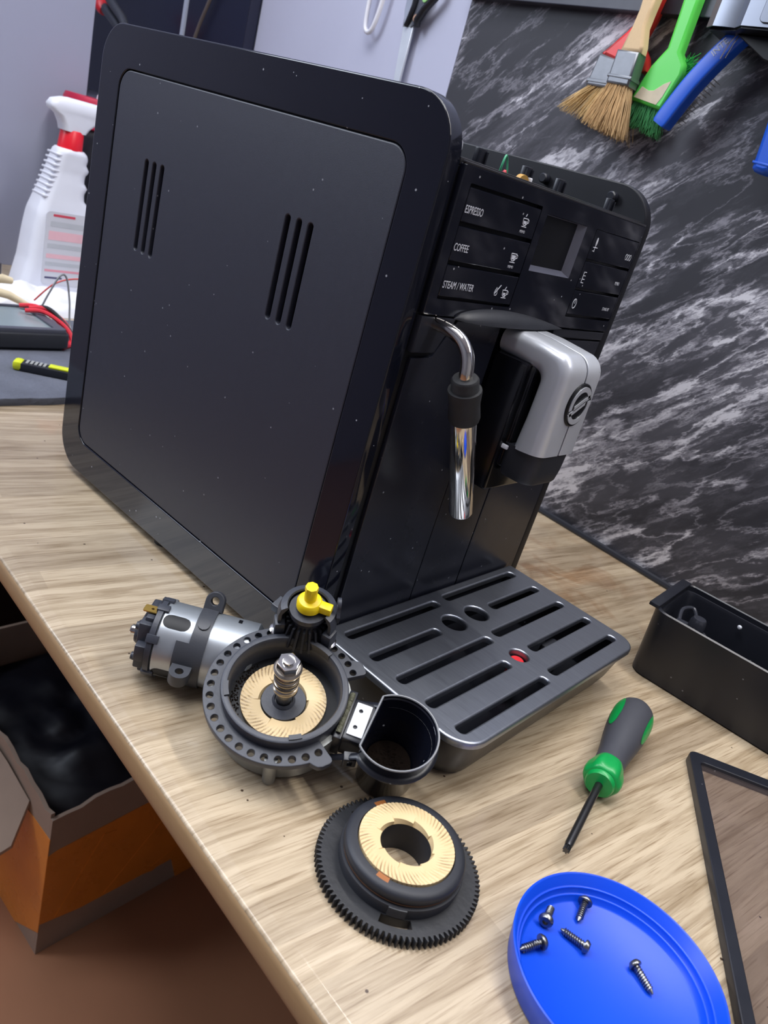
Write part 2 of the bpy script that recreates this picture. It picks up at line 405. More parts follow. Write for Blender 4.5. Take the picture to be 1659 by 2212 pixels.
struct(obj('wall_right', bm, mat('beige_wall_paint', (168, 166, 168), .8, 0, .3, .04, 3)))
bm = B(); box(bm, S_LEFT-.08, S_RIGHT+.08, -2.38, -2.3, FLOOR_Z, 1.75, TABLE)
struct(obj('wall_front', bm, mat('dim_wall_paint', (150, 152, 162), .8, 0, .3, .04, 3)))
bm = B(); box(bm, S_LEFT-.08, S_RIGHT+.08, -2.38, T_WALL+.08, 1.75, 1.8, TABLE)
struct(obj('ceiling', bm, mat('ceiling_paint', (226, 226, 230), .8, 0, .3, .04, 3)))
# sealing strip between worktop and wall
bm = B()
tube(bm, [TABLE @ Vector((-1.42+.1*i, T_WALL-.004, .0025)) for i in range(34)], .0035, 8)
struct(obj('trim_1', bm, mat('dark_sealant', (38, 40, 48), .4, 0, .5)), 'dark sealing strip along the foot of the marble')
# worktop with post-formed front edge
bm = B()
prof2 = [(T_EDGE+.0085, 0.0), (T_EDGE+.0080, -.00002), (T_EDGE+.0075, -.00007), (T_EDGE+.0070, -.00015), (T_EDGE+.0065, -.00024), (T_EDGE+.0020, -.00085)]
for i in range(1, 7):
    a = i/6*PI*.5; prof2.append((T_EDGE+.0020-.0020*math.sin(a), -.00085-.0020*(1-math.cos(a))))
prof2 += [(T_EDGE-.0004, -.008), (T_EDGE, -.0155)]
for i in range(1, 6):
    a = i/5*PI*.5; prof2.append((T_EDGE+.002-.002*math.cos(a), -.0155-.002*math.sin(a)))
prof2 += [(T_EDGE+.03, -.0185), (T_WALL, -.0185), (T_WALL, 0.0)]
pr = prof2
ik = 6
ra = [bm.verts.new(TABLE @ Vector((S_LEFT+.002, t, z))) for t, z in pr]; rb = [bm.verts.new(TABLE @ Vector((S_RIGHT-.3, t, z))) for t, z in pr]
strip(bm, ra, rb); bm.faces.new(ra[::-1]); bm.faces.new(rb)
wb = thing('workbench', 'long oak-look worktop running along the marble wall', 'workbench')
obj('tabletop', bm, M_WOOD, wb, sharp=40)
M_EDGE = mat('golden_shaded_edge', (150, 122, 88), .34, 0, .5, .12, 40, aniso=(3, 3, 30))  # golden-brown edge; the front face's shade is also put into this colour
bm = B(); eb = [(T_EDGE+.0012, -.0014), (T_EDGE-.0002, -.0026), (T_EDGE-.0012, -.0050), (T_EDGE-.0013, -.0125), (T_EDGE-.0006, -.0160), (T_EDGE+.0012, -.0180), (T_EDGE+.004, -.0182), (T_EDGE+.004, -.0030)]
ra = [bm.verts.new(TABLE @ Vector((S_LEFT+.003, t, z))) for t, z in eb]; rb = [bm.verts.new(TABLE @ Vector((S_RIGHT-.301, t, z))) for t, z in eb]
strip(bm, ra, rb); bm.faces.new(ra[::-1]); bm.faces.new(rb); obj('shaded_edge_band', bm, M_EDGE, wb, sharp=50)
M_BOARD = mat('dark_board', (34, 28, 28), .7, 0, .2, .2, 8)
bm = B(); box(bm, S_LEFT+.01, S_RIGHT-.3, T_WALL-.05, T_WALL-.03, FLOOR_Z, -.0187, TABLE); obj('back_shade_board', bm, M_BOARD, wb)  # added dark sheet; the darkness under the bench is put into its colour
bm = B(); box(bm, -1.0, -.975, T_EDGE+.06, T_WALL-.05, FLOOR_Z, -.0187, TABLE); obj('side_board', bm, M_BOARD, wb)
bm = B(); box(bm, 1.2, 1.225, T_EDGE+.06, T_WALL-.05, FLOOR_Z, -.0187, TABLE); obj('side_board', bm, M_BOARD, wb)

# ------------------------------------------------------------------ coffee machine
D = .3184; H = .33; Z0 = .006
SIDE = frame((0, 0, 0), (1, 0, 0), (0, 0, 1), (0, -1, 0))       # u=x v=z w=-y
FRONT = frame((0, 0, 0), (0, 1, 0), (0, 0, 1), (1, 0, 0))       # u=y v=z w=x
cm = thing('coffee_machine', 'large black bean-to-cup coffee machine with silver spout and matte side panel', 'coffee machine')
outer = rrect(-D, 0, Z0, H, [.028, .008, .027, .023], 12)
inner = rrect(-.2926, -.0227, .0325, .3045, .013, 10)
bm = B(); plate(bm, outer, [inner], -.0095, 0, SIDE, bev=.0009, hbev=.0006, seg=3)
obj('side_frame', bm, M_GLOSS, cm)['label'] = 'glossy black rounded frame around the side panel'
vents = [slot(x, .2252, .0021, .0295) for x in (-.2467, -.2373, -.2279, -.0990, -.0892, -.0796)]
bm = B(); plate(bm, offs(inner, .0007), vents, -.004, -.0004, SIDE, bev=.0008, hbev=.0007)
obj('side_panel', bm, M_MATTE, cm)['label'] = 'matte black side panel with two groups of vent slots'
bm = B(); plate(bm, rrect(-D+.012, -.012, .02, H-.014, .02), (), -.0094, -.0055, SIDE); obj('vent_backing', bm, M_DEEP, cm)
# right-hand shell
bm = B(); plate(bm, rrect(-D, .002, Z0, .3265, [.02, .006, .027, .023], 12), (), -.229, -.2205, SIDE, bev=.0009); obj('side_shell', bm, mat('shell_black', (18, 19, 25), .42, 0, .4), cm)
bm = B()
box(bm, -D+.006, -.004, .0096, .2204, .012, .285, bev=.004)
box(bm, -.03, -.0005, .0096, .2204, .012, .3025, bev=.001)
obj('body', bm, M_DEEP, cm)
bm = B(); box(bm, -D+.004, -.19, .0096, .2204, .2851, .318, bev=.006); obj('hopper_cover', bm, M_BLK, cm)
for (x, y) in ((-.28, .03), (-.28, .19), (-.04, .03), (-.04, .19), (-.172, .012)):
    bm = B(); lathe(bm, [(0, 0), (.008, 0), (.009, .004), (.007, .0125), (0, .0125)], 20, T(x, y, 0)); obj('foot', bm, M_RUB, cm)
# fascia with screen window and button fields
def F(y, z): return (y, z)
btnL = rrect(.0185, .0872, .2404, .2966, .0008, 2); btnR = rrect(.1545, .2185, .2392, .2940, .0008, 2)
scr = rrect(.0940, .1422, .2622, .2938, .001, 2)
bm = B(); plate(bm, rrect(.0112, .2200, .2318, .3040, [.0008, .0008, .002, .0008], 3), [btnL, btnR, scr], -.0004, .0034, FRONT, bev=.0004)
fas = obj('fascia', bm, M_GLOSS, cm); fas['label'] = 'glossy black control fascia'
bm = B()   # ledge on top of the fascia (two thin steps)
box(bm, .0005, .0030, .0112, .2195, .3040, .3052, bev=.0003); box(bm, -.004, -.001, .0112, .2195, .3025, .3062, bev=.0003)
obj('fascia_ledge', bm, mat('worn_black_plastic', (44, 44, 48), .35, 0, .6), cm)
for i, (z0, z1) in enumerate(((.2788, .2948), (.2599, .2767), (.2420, .2578))):
    bm = B(); plate(bm, rrect(.0188, .0866, z0, z1, .0006, 2), (), -.0003, .0036, FRONT, bev=.0004); obj('button', bm, M_GLOSS, cm)
for i, (z0, z1) in enumerate(((.2760, .2936), (.2580, .2744), (.2410, .2562))):
    bm = B(); plate(bm, rrect(.1549, .2180, z0, z1, .0006, 2), (), -.0003, .0036, FRONT, bev=.0004); obj('button', bm, M_GLOSS, cm)
# recessed screen: sloping bezel + dark glass
bm = B()
o_ = [(.0942, .2624), (.1420, .2624), (.1420, .2936), (.0942, .2936)]; i_ = [(.0958, .2658), (.1362, .2658), (.1362, .2930), (.0958, .2930)]
strip(bm, ring_at(bm, o_, .0034, FRONT), ring_at(bm, i_, -.0012, FRONT)); obj('screen_bezel', bm, mat('grey_bezel', (88, 90, 104), .3, 0, .5), cm, sharp=10)
bm = B(); plate(bm, offs(i_, -.0006), (), -.0030, -.0012, FRONT); obj('screen', bm, mat('screen_glass', (26, 27, 34), .12, 0, .5), cm)
# lettering and icons
def lab(s, y, z, size, **k): return text('lettering', s, size, FRONT @ T(y, z, .0036), M_PRINT, cm, **k)
lab('ESPRESSO', .0195, .2832, .0053, xs=.68); lab('COFFEE', .0196, .2650, .0053, xs=.68); lab('STEAM / WATER', .0198, .2463, .0053, xs=.70)
lab('MEMO', .0718, .2808, .0021, xs=.9); lab('MEMO', .0716, .2618, .0021, xs=.9); lab('MENU', .2050, .2640, .0032, xs=.75); lab('STAND BY', .2010, .2462, .0030, xs=.72)
FI = FRONT @ T(0, 0, .0036)
def icon(fn):
    b_ = B(); fn(b_); obj('button_icon', b_, M_PRINT, cm)
def ln(b_, pts, r=.00026): tube(b_, [FI @ Vector((y, z, .00012)) for y, z in pts], r, 5)
def cup(b_, y, z, s=1.0):
    ln(b_, [(y-.0024*s, z+.0036*s), (y-.0019*s, z+.0010*s), (y-.0008*s, z+.0002*s), (y+.0008*s, z+.0002*s), (y+.0019*s, z+.0010*s), (y+.0024*s, z+.0036*s), (y-.0024*s, z+.0036*s)])
    ln(b_, [(y+.0022*s, z+.0032*s), (y+.0034*s, z+.0030*s), (y+.0034*s, z+.0018*s), (y+.0020*s, z+.0014*s)])
    ln(b_, [(y-.0022*s, z-.0006*s), (y+.0024*s, z-.0006*s)])
def fillp(b_, poly): plate(b_, poly, (), 0, .00018, FI)
def ic1(b_): cup(b_, .0742, .2846); fillp(b_, [(.0731, .2855), (.0753, .2855), (.0758, .2870), (.0727, .2870)]); ln(b_, [(.0735, .2892), (.0742, .2906)])
def ic2(b_): cup(b_, .0742, .2656, 1.1); fillp(b_, [(.0729, .2665), (.0755, .2665), (.0762, .2688), (.0724, .2688)])
def ic3(b_): cup(b_, .0770, .2460); ln(b_, [(.0764, .2500), (.0774, .2516)]); fillp(b_, [(.0760, .2468), (.0778, .2468), (.0782, .2482), (.0756, .2482)])
def ic3b(b_): ln(b_, [(.0676, .2462), (.0690, .2462), (.0697, .2474), (.0692, .2488), (.0682, .2505), (.0674, .2488), (.0669, .2474), (.0676, .2462)]); ln(b_, [(.0672, .2470), (.0715, .2520)], .0003)
def ic4(b_): fillp(b_, [(.1600+.0010*math.cos(a*PI/6), .2868+.0026*math.sin(a*PI/6)) for a in range(12)]); ln(b_, [(.1576, .2834), (.1630, .2834)]); ln(b_, [(.1600, .2842), (.1600, .2808)]); ln(b_, [(.1580, .2812), (.1602, .2812)])
def ic5(b_):
    ln(b_, [(.1582, .2612), (.1582, .2680)])
    for z in (.2614, .2636, .2658, .2680): ln(b_, [(.1582, z), (.1612, z)])
def ic6(b_): ln(b_, [(.1601+.0022*math.cos(a*PI/8), .2480+.0030*math.sin(a*PI/8)) for a in range(17)]); ln(b_, [(.1601, .2480), (.1601, .2506)])
def ic7(b_):
    for k in range(3): ln(b_, [(.2065+.0030*k+.0012*math.cos(a*PI/5), .2828+.0019*math.sin(a*PI/5)) for a in range(11)], .0002)
for f_ in (ic1, ic2, ic3, ic3b, ic4, ic5, ic6, ic7): icon(f_)
# clips, bosses and loose wires in the open top
for y, x in ((.0385, -.010), (.086, -.012), (.120, -.010), (.186, -.010)):
    bm = B(); box(bm, x-.003, x, y-.0035, y+.0035, .298, .3135, bev=.0004); box(bm, x, x+.0012, y-.0033, y-.0023, .298, .3125); box(bm, x, x+.0012, y+.0023, y+.0033, .298, .3125); obj('clip', bm, M_BLK, cm)
for x in (-.085, -.028):
    bm = B(); lathe(bm, [(0, 0), (.0034, 0), (.0034, .0045), (.0026, .0055), (0, .0055)], 20, frame((x, .2204, .3165), (1, 0, 0), (0, 0, 1), (0, -1, 0))); obj('boss', bm, M_BLK, cm)
bm = B(); tube(bm, smooth_path([(-.014, .062, .298), (-.012, .060, .3090), (-.013, .0625, .3145), (-.014, .066, .3130), (-.013, .068, .3060), (-.014, .069, .298)]), .0006, 6); obj('wire', bm, mat('green_wire', (60, 150, 110), .4), cm)['label'] = 'loop of thin green wire'
bm = B(); tube(bm, smooth_path([(-.012, .064, .299), (-.0125, .0648, .3065), (-.0135, .0665, .306), (-.014, .067, .299)]), .0011, 6); obj('wire', bm, mat('red_wire', (196, 60, 70), .4), cm)['label'] = 'stub of red wire'
bm = B(); lathe(bm, [(0, 0), (.0055, 0), (.0055, .003), (0, .003)], 20, frame((-.012, .080, .3035), (0, 1, 0), (0, 0, 1), (1, 0, 0))); obj('connector', bm, mat('ochre_connector', (176, 136, 66), .5), cm)
bm = B(); box(bm, -.012, -.009, .0862, .0880, .3035, .3085, bev=.0005); obj('connector', bm, M_WHITE, cm)
bm = B(); tube(bm, smooth_path([(-.008, .0138, .3085), (-.008, .0150, .3125), (-.008, .0172, .3128), (-.008, .0180, .3095), (-.008, .0168, .3078)]), .0005, 6); obj('wire', bm, M_PRINT, cm)['label'] = 'white hooked wire end'
# lower front panels
def fpanel(name, poly, x0, x1, m, lab_=None):
    b_ = B(); plate(b_, poly, (), x0, x1, FRONT, bev=.0006); o_2 = obj(name, b_, m, cm)
    if lab_: o_2['label'] = lab_
M_SAT = mat('smooth_black_plastic', (26, 28, 38), .26, 0, .5, .08, 60, specks=.35)
fpanel('front_panel', [(.0140, .0340), (.0876, .0340), (.0876, .2300), (.0440, .2300), (.0312, .2098), (.0290, .2088), (.0140, .2082)], -.0003, .0022, M_SAT)
fpanel('front_panel', [(.0885, .0340), (.1408, .0340), (.1408, .1330), (.0885, .1330)], -.0003, .0020, M_SAT)
fpanel('front_panel', [(.1418, .0340), (.2202, .0340), (.2202, .2240), (.1418, .2240)], -.0003, .0020, M_SAT)
fpanel('front_panel', [(.1490, .2252), (.2202, .2252), (.2202, .2308), (.1490, .2308)], -.0003, .0026, M_BLK)
fpanel('steam_block', [(.0112, .2116), (.0290, .2116), (.0300, .2122), (.0400, .2302), (.0400, .2310), (.0112, .2310)], -.0003, .0036, M_BLK, 'black block holding the steam pipe')
# hood bulge above the spout
bm = B(); secs = []
for i in range(29):
    y = .0385+.118*i/28; t = (y-.0385)/.118; bmp = (t**.55*(1-t)**1.0)/.4757 if 0 < t < 1 else 0.0
    zt = .2312+.0095*bmp; xs_ = .0034+.0125*bmp
    secs.append([(.0030, y, .2306)]+[(.0030+(xs_-.003)*math.sin(a*PI/12), y, .2308+(zt-.2308)*math.cos(a*PI/12)) for a in range(7)])
loft(bm, secs); obj('hood', bm, M_BLK2, cm, sharp=50)
# spout: two silver L-shells with a black core
outc = [(0.002, .2300), (.020, .2296), (.034, .2282)] + [(.040+.0120*math.sin(a*PI/14), .2150+.0125*math.cos(a*PI/14)) for a in range(0, 8)] + [(.0522, .205), (.0527, .19), (.0530, .178), (.0532, .1668)]
inc = [(0.002, .2142), (.012, .2139), (.020, .2132)] + [(.0275+.0062*math.sin(a*PI/14), .2060+.0068*math.cos(a*PI/14)) for a in range(0, 8)] + [(.0337, .196), (.0334, .184), (.0328, .176), (.0322, .1650)]
def shell(y0, y1, rout, rin, grow=0.0):
    b_ = B(); secs = []
    for (ox, oz), (ix, iz) in zip(outc, inc):
        d = Vector((ox-ix, oz-iz)); L_ = d.length; d.normalize(); Lh = L_/2
        cx, cz = (ox+ix)/2, (oz+iz)/2
        pr_ = rrect(y0, y1, -Lh-grow, Lh+grow, [rout if y0 < .1 else rin, rout if y1 > .13 else rin]*1+[rout if y1 > .13 else rin, rout if y0 < .1 else rin], 6)
        secs.append([(cx+d.x*v, u, cz+d.y*v) for u, v in pr_])
    loft(b_, secs); return b_
obj('spout_shell', shell(.0922, .1141, .0070, .0007), M_SILVER, cm)
obj('spout_shell', shell(.1159, .1366, .0066, .0007), M_SILVER, cm)
obj('spout_core', shell(.1141, .1159, .0003, .0003, -.0009), M_DEEP, cm)
bm = B(); box(bm, .002, .0300, .0945, .1355, .150, .2150, bev=.002); box(bm, .0, .027, .0892, .1400, .1332, .2150, bev=.002); obj('spout_body', bm, mat('gloss_dark_core', (9, 10, 16), .16, 0, .5), cm)
bm = B(); secs = []
for z, g in ((.1664, 0), (.155, .0004), (.1480, .0012), (.1462, .0022)):
    secs.append([(x, y, z) for x, y in rrect(.0270+g, .0520-g, .0936+g, .1350-g, [.004, .0085, .0085, .004], 6)])
loft(bm, secs); obj('spout_nozzle', bm, M_BLK2, cm)
bm = B(); box(bm, .0245, .0312, .0912, .0932, .1625, .1652, bev=.0006); obj('spout_tab', bm, M_WHITE, cm)
bm = B(); box(bm, .0015, .0048, .0885, .1105, .1322, .1468, bev=.0012)
box(bm, .004, .0064, .0900, .1085, .1412, .1444, bev=.0014); box(bm, .004, .0064, .0900, .1085, .1352, .1384, bev=.0014); obj('grille', bm, M_BLK, cm)
# emblem on the spout
EMB = frame((.0530, .1150, .1995), (0, 1, 0), (-.0, 0, 1), (1, 0, 0)) @ Matrix.Diagonal((1.12, 1.14, 1, 1))
bm = B(); lathe(bm, [(0, -.004), (.0118, -.004), (.0118, .0002), (.0112, .0008), (0, .0008)], 40, EMB); emb = obj('emblem', bm, M_DEEP, cm); emb['label'] = 'round black and silver S emblem'
bm = B()
def arcband(a0, a1, r0, r1, n=20): return [(r1*math.cos(a0+(a1-a0)*i/n), r1*math.sin(a0+(a1-a0)*i/n)) for i in range(n+1)]+[(r0*math.cos(a1+(a0-a1)*i/n), r0*math.sin(a1+(a0-a1)*i/n)) for i in range(n+1)]
for k in (0, PI):
    plate(bm, arcband(k+math.radians(28), k+math.radians(196), .0076, .0103), (), .0007, .0013, EMB)
for pl in ([(-.0086, -.0042), (-.0072, -.0060), (.0052, .0004), (.0052, .0026), (.0045, .0026)], [(.0086, .0042), (.0072, .0060), (-.0052, -.0004), (-.0052, -.0026), (-.0045, -.0026)]):
    plate(bm, pl, (), .0007, .0013, EMB)
obj('emblem_mark', bm, M_SILVER, emb)
# steam wand
bm = B()
tp = bez((-.002, .0240, .2275), (.016, .0240, .2295), (.030, .0245, .2260), (.0305, .0252, .2085), 18)
wd = Vector((-.0002, .0320, -.0664)).normalized()
tube(bm, tp+[tp[-1]+wd*.004], .0037, 16); obj('steam_pipe', bm, M_CHROME, cm)
WA = tp[-1]+wd*.0004
WM = Matrix.Translation(WA) @ (-wd).to_track_quat('Z', 'Y').to_matrix().to_4x4()
bm = B(); lathe(bm, [(.0036, 0), (.0066, .0), (.0074, -.0012), (.0074, -.0064), (.0076, -.0067), (.0090, -.0068), (.0092, -.0080), (.0084, -.0150), (.0086, -.0200), (.0088, -.0240), (.0082, -.0262), (.0060, -.0266), (.0060, -.0200)], 32, WM); obj('wand_grip', bm, M_RUB, cm)['label'] = 'black rubber grip of the steam wand'
bm = B(); lathe(bm, [(.0060, -.022), (.0072, -.0262), (.0072, -.0930), (.0066, -.0942), (.0050, -.0942), (.0050, -.08), (0, -.08)], 32, WM); obj('wand_sleeve', bm, M_CHROME, cm)['label'] = 'polished steel sleeve of the steam wand'
# drip tray
bm = B(); secs = []
for z, g in ((.0005, .0135), (.003, .0105), (.012, .0070), (.030, .0028), (.0355, .0022)):
    secs.append([(x, y, z) for x, y in rrect(.0040, .1193-g, .0020+g, .2140-g*.6, [.003, .019, .016, .003], 8)])
dt = thing('drip_tray', 'black drip tray under the coffee spout with slotted steel grid', 'drip tray')
prev = None
for s in secs:
    rg = [bm.verts.new(p) for p in s]
    if prev: strip(bm, prev, rg)
    else: bm.faces.new(rg)
    prev = rg
rg = [bm.verts.new((x, y, .0355)) for x, y in rrect(.0060, .1145, .0070, .2090, [.003, .017, .014, .003], 8)]; strip(bm, prev, rg)
rg2 = [bm.verts.new((x, y, .006)) for x, y in rrect(.0100, .1050, .0160, .2000, [.003, .015, .012, .003], 8)]; strip(bm, rg, rg2); bm.faces.new(rg2)
obj('tray_body', bm, M_BLK, dt)
SL = [(.0153, .0136, .1034), (.0381, .0121, .0769), (.0607, .0117, .1046), (.0834, .0116, .0935), (.1060, .0109, .1042),
      (.0133, .1137, .2032), (.0358, .1403, .2038), (.0585, .1126, .2045), (.0815, .1237, .2062), (.1040, .1136, .2035)]
holes = [rrect(x-.0033, x+.0033, a, b, .0028, 5) for x, a, b in SL]+[circle(.0365, .0956, .0086, 28), circle(.0363, .1218, .0086, 28), circle(.0818, .1087, .0064, 28)]
bm = B(); plate(bm, rrect(.0030, .1196, .0010, .2146, [.003, .0185, .0150, .003], 10), holes, .0345, .0386, T(0, 0, 0), bev=.0016, hbev=.0013, back=False, seg=4)
obj('grid', bm, M_STEEL, dt)['label'] = 'brushed steel grid with ten slots'
bm = B(); lathe(bm, [(0, .0075), (.0048, .0075), (.0048, .0345), (.0040, .0352), (0, .0352)], 24, T(.0818, .1087, 0)); obj('float', bm, M_RED, dt)['label'] = 'small red float seen through a hole'
bm = B(); box(bm, .076, .087, .150, .168, .0062, .031, bev=.002); obj('tray_rib', bm, M_BLK2, dt)

# ------------------------------------------------------------------ grinder assembly (tilted on motor and chute)
n = Vector((.15877, -.29882, .94101)).normalized(); e1 = Vector((.987315, .048055, -.151327)).normalized(); e2 = n.cross(e1)
G = frame((.0339, -.0499, .0297), e1, e2, n); Gi = G.inverted()
gr = thing('coffee_grinder', 'dismantled coffee grinder with silver motor, cream burr and yellow knob', 'coffee grinder', G)
bpy.context.view_layer.update()
bm = B(); lathe(bm, [(0, -.0190), (.0335, -.0190), (.0350, -.0175), (.0358, .0035), (.0358, .0044), (.0300, .0044), (.0296, -.0035), (0, -.0035)], 64)
for a in (-.85, -2.3, 2.2): lathe(bm, [(0, -.0172), (.0030, -.0172), (.0034, -.0162), (.0034, .004), (0, .004)], 14, T(.0368*math.cos(a), .0368*math.sin(a), 0))
obj('housing', bm, M_ALU, gr)['label'] = 'grey cast metal housing'
# flange with holes
A0, A1 = math.radians(66), math.radians(353)
po = []
N = 90
po += [(r_*math.cos(A0+a_), r_*math.sin(A0+a_)) for r_, a_ in ((.0445, 0), (.0458, .015), (.0464, .05), (.0464, .14), (.0455, .19), (.0440, .225))]
po += [(.0420*math.cos(A0+.26+(A1-A0-.52)*i/N), .0420*math.sin(A0+.26+(A1-A0-.52)*i/N)) for i in range(N+1)]
po += [(r_*math.cos(A1-a_), r_*math.sin(A1-a_)) for r_, a_ in ((.0440, .225), (.0455, .19), (.0462, .14), (.0462, .05), (.0456, .015), (.0442, 0))]
po += [(.0322*math.cos(A1-(A1-A0)*i/N), .0322*math.sin(A1-(A1-A0)*i/N)) for i in range(N+1)]
hl = []
for k in range(26):
    a = math.radians(347-10.2*k)
    if math.degrees(a) < 108: break
    hl.append(circle(.0384*math.cos(a), .0384*math.sin(a), .00195, 14))
for d in (70, 79, 88, 97): hl.append(circle(.0390*math.cos(math.radians(d)), .0390*math.sin(math.radians(d)), .0019, 14))
bm = B(); plate(bm, po, hl, .0040, .0074, bev=.0004, hbev=.0003); obj('flange', bm, M_CHAR, gr)['label'] = 'dark flange ring with a row of small round holes'
bm = B(); lathe(bm, [(.0330, .0060), (.0334, .0118), (.0330, .0134), (.0322, .0138), (.0300, .0136), (.0294, .0128), (.0291, .0060), (.0288, -.0030), (.0292, -.0032), (.0325, -.003)], 72, closed=True); obj('collar', bm, M_CHAR, gr)
for a, da in ((102, 13), (236, 8), (330, 6)):
    bm = B(); lathe(bm, [(.0292, .0095), (.0318, .0095), (.0318, .0146), (.0292, .0146)], 10, closed=True, a0=math.radians(a-da), a1=math.radians(a+da)); obj('collar_lug', bm, M_GREYP, gr)
bm = B(); lathe(bm, [(0, -.0034), (.0290, -.0034), (.0290, -.0028), (.0236, -.0026), (0, -.0026)], 48); obj('bowl_floor', bm, M_DEEP, gr)
bm = B()
random.seed(3)
for i in range(140):
    a = random.uniform(3.0, 4.4); r = random.uniform(.0235, .0282); s = random.uniform(.0002, .0006)
    lathe(bm, [(0, 0), (s, s*.5), (0, s)], 5, T(r*math.cos(a), r*math.sin(a), -.0026))
o = obj('coffee_grounds', bm, M_CORE, gr); o['kind'] = 'stuff'

def burr(name, parent, M, r0, r1, th, sgn, teeth=60, steps=6, NA=360, rot=0.0):
    b_ = B(); NR = 14; lay = b_.verts.layers.float.new('stain'); rings = []
    for j in range(NR+1):
        rg = []
        for i in range(NA):
            a = 2*PI*i/NA; t = j/NR
            st = ((a*steps/(2*PI)+rot) % 1.0)
            ri = r0*(1+.11*st)                                   # saw-stepped inner bore
            r = ri+(r1-ri)*t
            # swirled grooves, deeper and denser toward the rim
            ph = ((a*teeth/(2*PI))+sgn*(t*2.6)) % 1.0
            g = max(0.0, 1-abs(ph-.5)/.16)*max(0, min(1, (t-.30+.25*(st-.5))/.3))
            z = -.0005*g - .0006*max(0.0, 1-t/.5)*(1-st)
            v = b_.verts.new(M @ Vector((r*math.cos(a), r*math.sin(a), z)))
            v[lay] = min(1.0, g*1.6)*(1.0 if noise.noise(Vector((math.cos(a)*1.3+5*sgn, math.sin(a)*1.3, 2.0))) > -.15 else .35)
            rg.append(v)
        rings.append(rg)
    for a_, b2 in zip(rings, rings[1:]): strip(b_, a_, b2)
    lo_o = [b_.verts.new(M @ Vector((r1*math.cos(2*PI*i/NA), r1*math.sin(2*PI*i/NA), -th))) for i in range(NA)]
    lo_i = [b_.verts.new(M @ Vector((r0*math.cos(2*PI*i/NA), r0*math.sin(2*PI*i/NA), -th))) for i in range(NA)]
    strip(b_, rings[-1], lo_o); strip(b_, lo_o, lo_i); strip(b_, lo_i, rings[0])
    o_ = obj(name, b_, M_CER, parent, sharp=30); return o_
burr('burr', gr, T(0, 0, 0), .0122, .0228, .0025, 1, 56, 6, rot=.15)['label'] = 'cream ceramic grinding burr with swirled grooves'
bm = B(); lathe(bm, [(0, -.0004), (.0118, -.0008), (.0118, -.0024), (0, -.0024)], 40)
lathe(bm, [(.0046, -.0005), (.0050, .0012), (.0062, -.0003)], 24); obj('hub', bm, M_CHAR, gr)
bm = B(); lathe(bm, [(.0042, -.0005), (.0042, .009), (.0038, .010), (0, .010)], 24); obj('shaft', bm, M_SCREW, gr)
bm = B(); pr_ = [(.0036, .0085)]
for k in range(4):
    z = .0100+.0042*k; pr_ += [(.0046, z), (.0062, z+.0008), (.0065, z+.0018), (.0062, z+.0028), (.0047, z+.0036)]
pr_ += [(.0062, .0272), (.0072, .0278), (.0074, .0290), (.0064, .0300), (0, .0300)]
lathe(bm, pr_, 36)
tube(bm, [(.0058*math.cos(t*.25), .0058*math.sin(t*.25), .0100+.0168*t/100) for t in range(101)], .0009, 6); obj('auger', bm, mat('sintered_steel', (166, 158, 148), .26, .9, .5), gr)['label'] = 'steel feed screw on the grinder shaft'
bm = B(); plate(bm, circle(0, 0, .0061, 6), (), .0295, .0345, bev=.0005); lathe(bm, [(0, .0345), (.0034, .0345), (.0030, .0362), (0, .0364)], 20); obj('hex_nut', bm, M_CHROME, gr)
# adjustment tower with yellow knob
TW = T(-.0232, .0330, 0)
bm = B(); NR_ = 22
lathe(bm, [(0, .0062), (.0120, .0062), (.0128, .0080), (.0074, .0240), (.0062, .0290), (.0054, .0335), (0, .0335)], 40, TW)
for k in range(NR_):
    a = 2*PI*k/NR_
    box(bm, .0080, .0130, -.0006, .0006, 0, .0135, TW @ RZ(a) @ T(0, 0, .0085) @ Matrix.Shear('XY', 4, (-.30, 0)) if False else TW @ RZ(a) @ frame((0.0022, 0, .0080), Vector((1, 0, 0)), Vector((0, 1, 0)), Vector((-.28, 0, .96))))
obj('bevel_gear', bm, M_BLK2, gr)['label'] = 'black bevel gear under the yellow knob'
ad = math.atan2(-.0330, .0232)                        # towards ring centre
bm = B(); lathe(bm, [(.0148, .0044), (.0166, .0044), (.0166, .0262), (.0152, .0306), (.0118, .0318), (.0112, .0308), (.0146, .0262)], 36, TW, closed=True, a0=ad+math.radians(62), a1=ad+math.radians(298))
box(bm, -.004, .004, .0120, .0180, .0040, .0200, TW @ RZ(ad-PI/2+math.radians(70)), bev=.001); box(bm, -.004, .004, .0120, .0180, .0040, .0200, TW @ RZ(ad-PI/2-math.radians(70)), bev=.001)
lathe(bm, [(.0060, .0262), (.0106, .0262), (.0106, .0294), (.0060, .0294)], 30, TW, closed=True)
obj('tower', bm, M_CHAR, gr)['label'] = 'black half-round gear tower'
bm = B(); lathe(bm, [(0, .0300), (.0058, .0300), (.0070, .0312), (.0070, .0352), (.0060, .0366), (.0034, .0372), (.0034, .0450), (0, .0450)], 32, TW)
plate(bm, circle(0, 0, .0036, 8), (), .0440, .0472, TW, bev=.0004)
box(bm, .003, .0128, -.0026, .0026, .0312, .0362, TW @ RZ(math.radians(28)), bev=.0006); obj('knob', bm, M_YEL, gr)['label'] = 'bright yellow adjustment knob'
for x, y in ((-.0325, .0215), (-.0098, .0375)):
    bm = B(); lathe(bm, [(0, .0044), (.0030, .0044), (.0032, .0088), (.0052, .0090), (.0052, .0102), (.0036, .0112), (0, .0114)], 24, T(x, y, 0)); s_ = obj('screw', bm, M_CHROME, gr)
    bm = B(); plate(bm, circle(0, 0, .0013, 6), (), .0110, .0117, T(x, y, 0)); obj('screw_socket', bm, M_DEEP, s_)
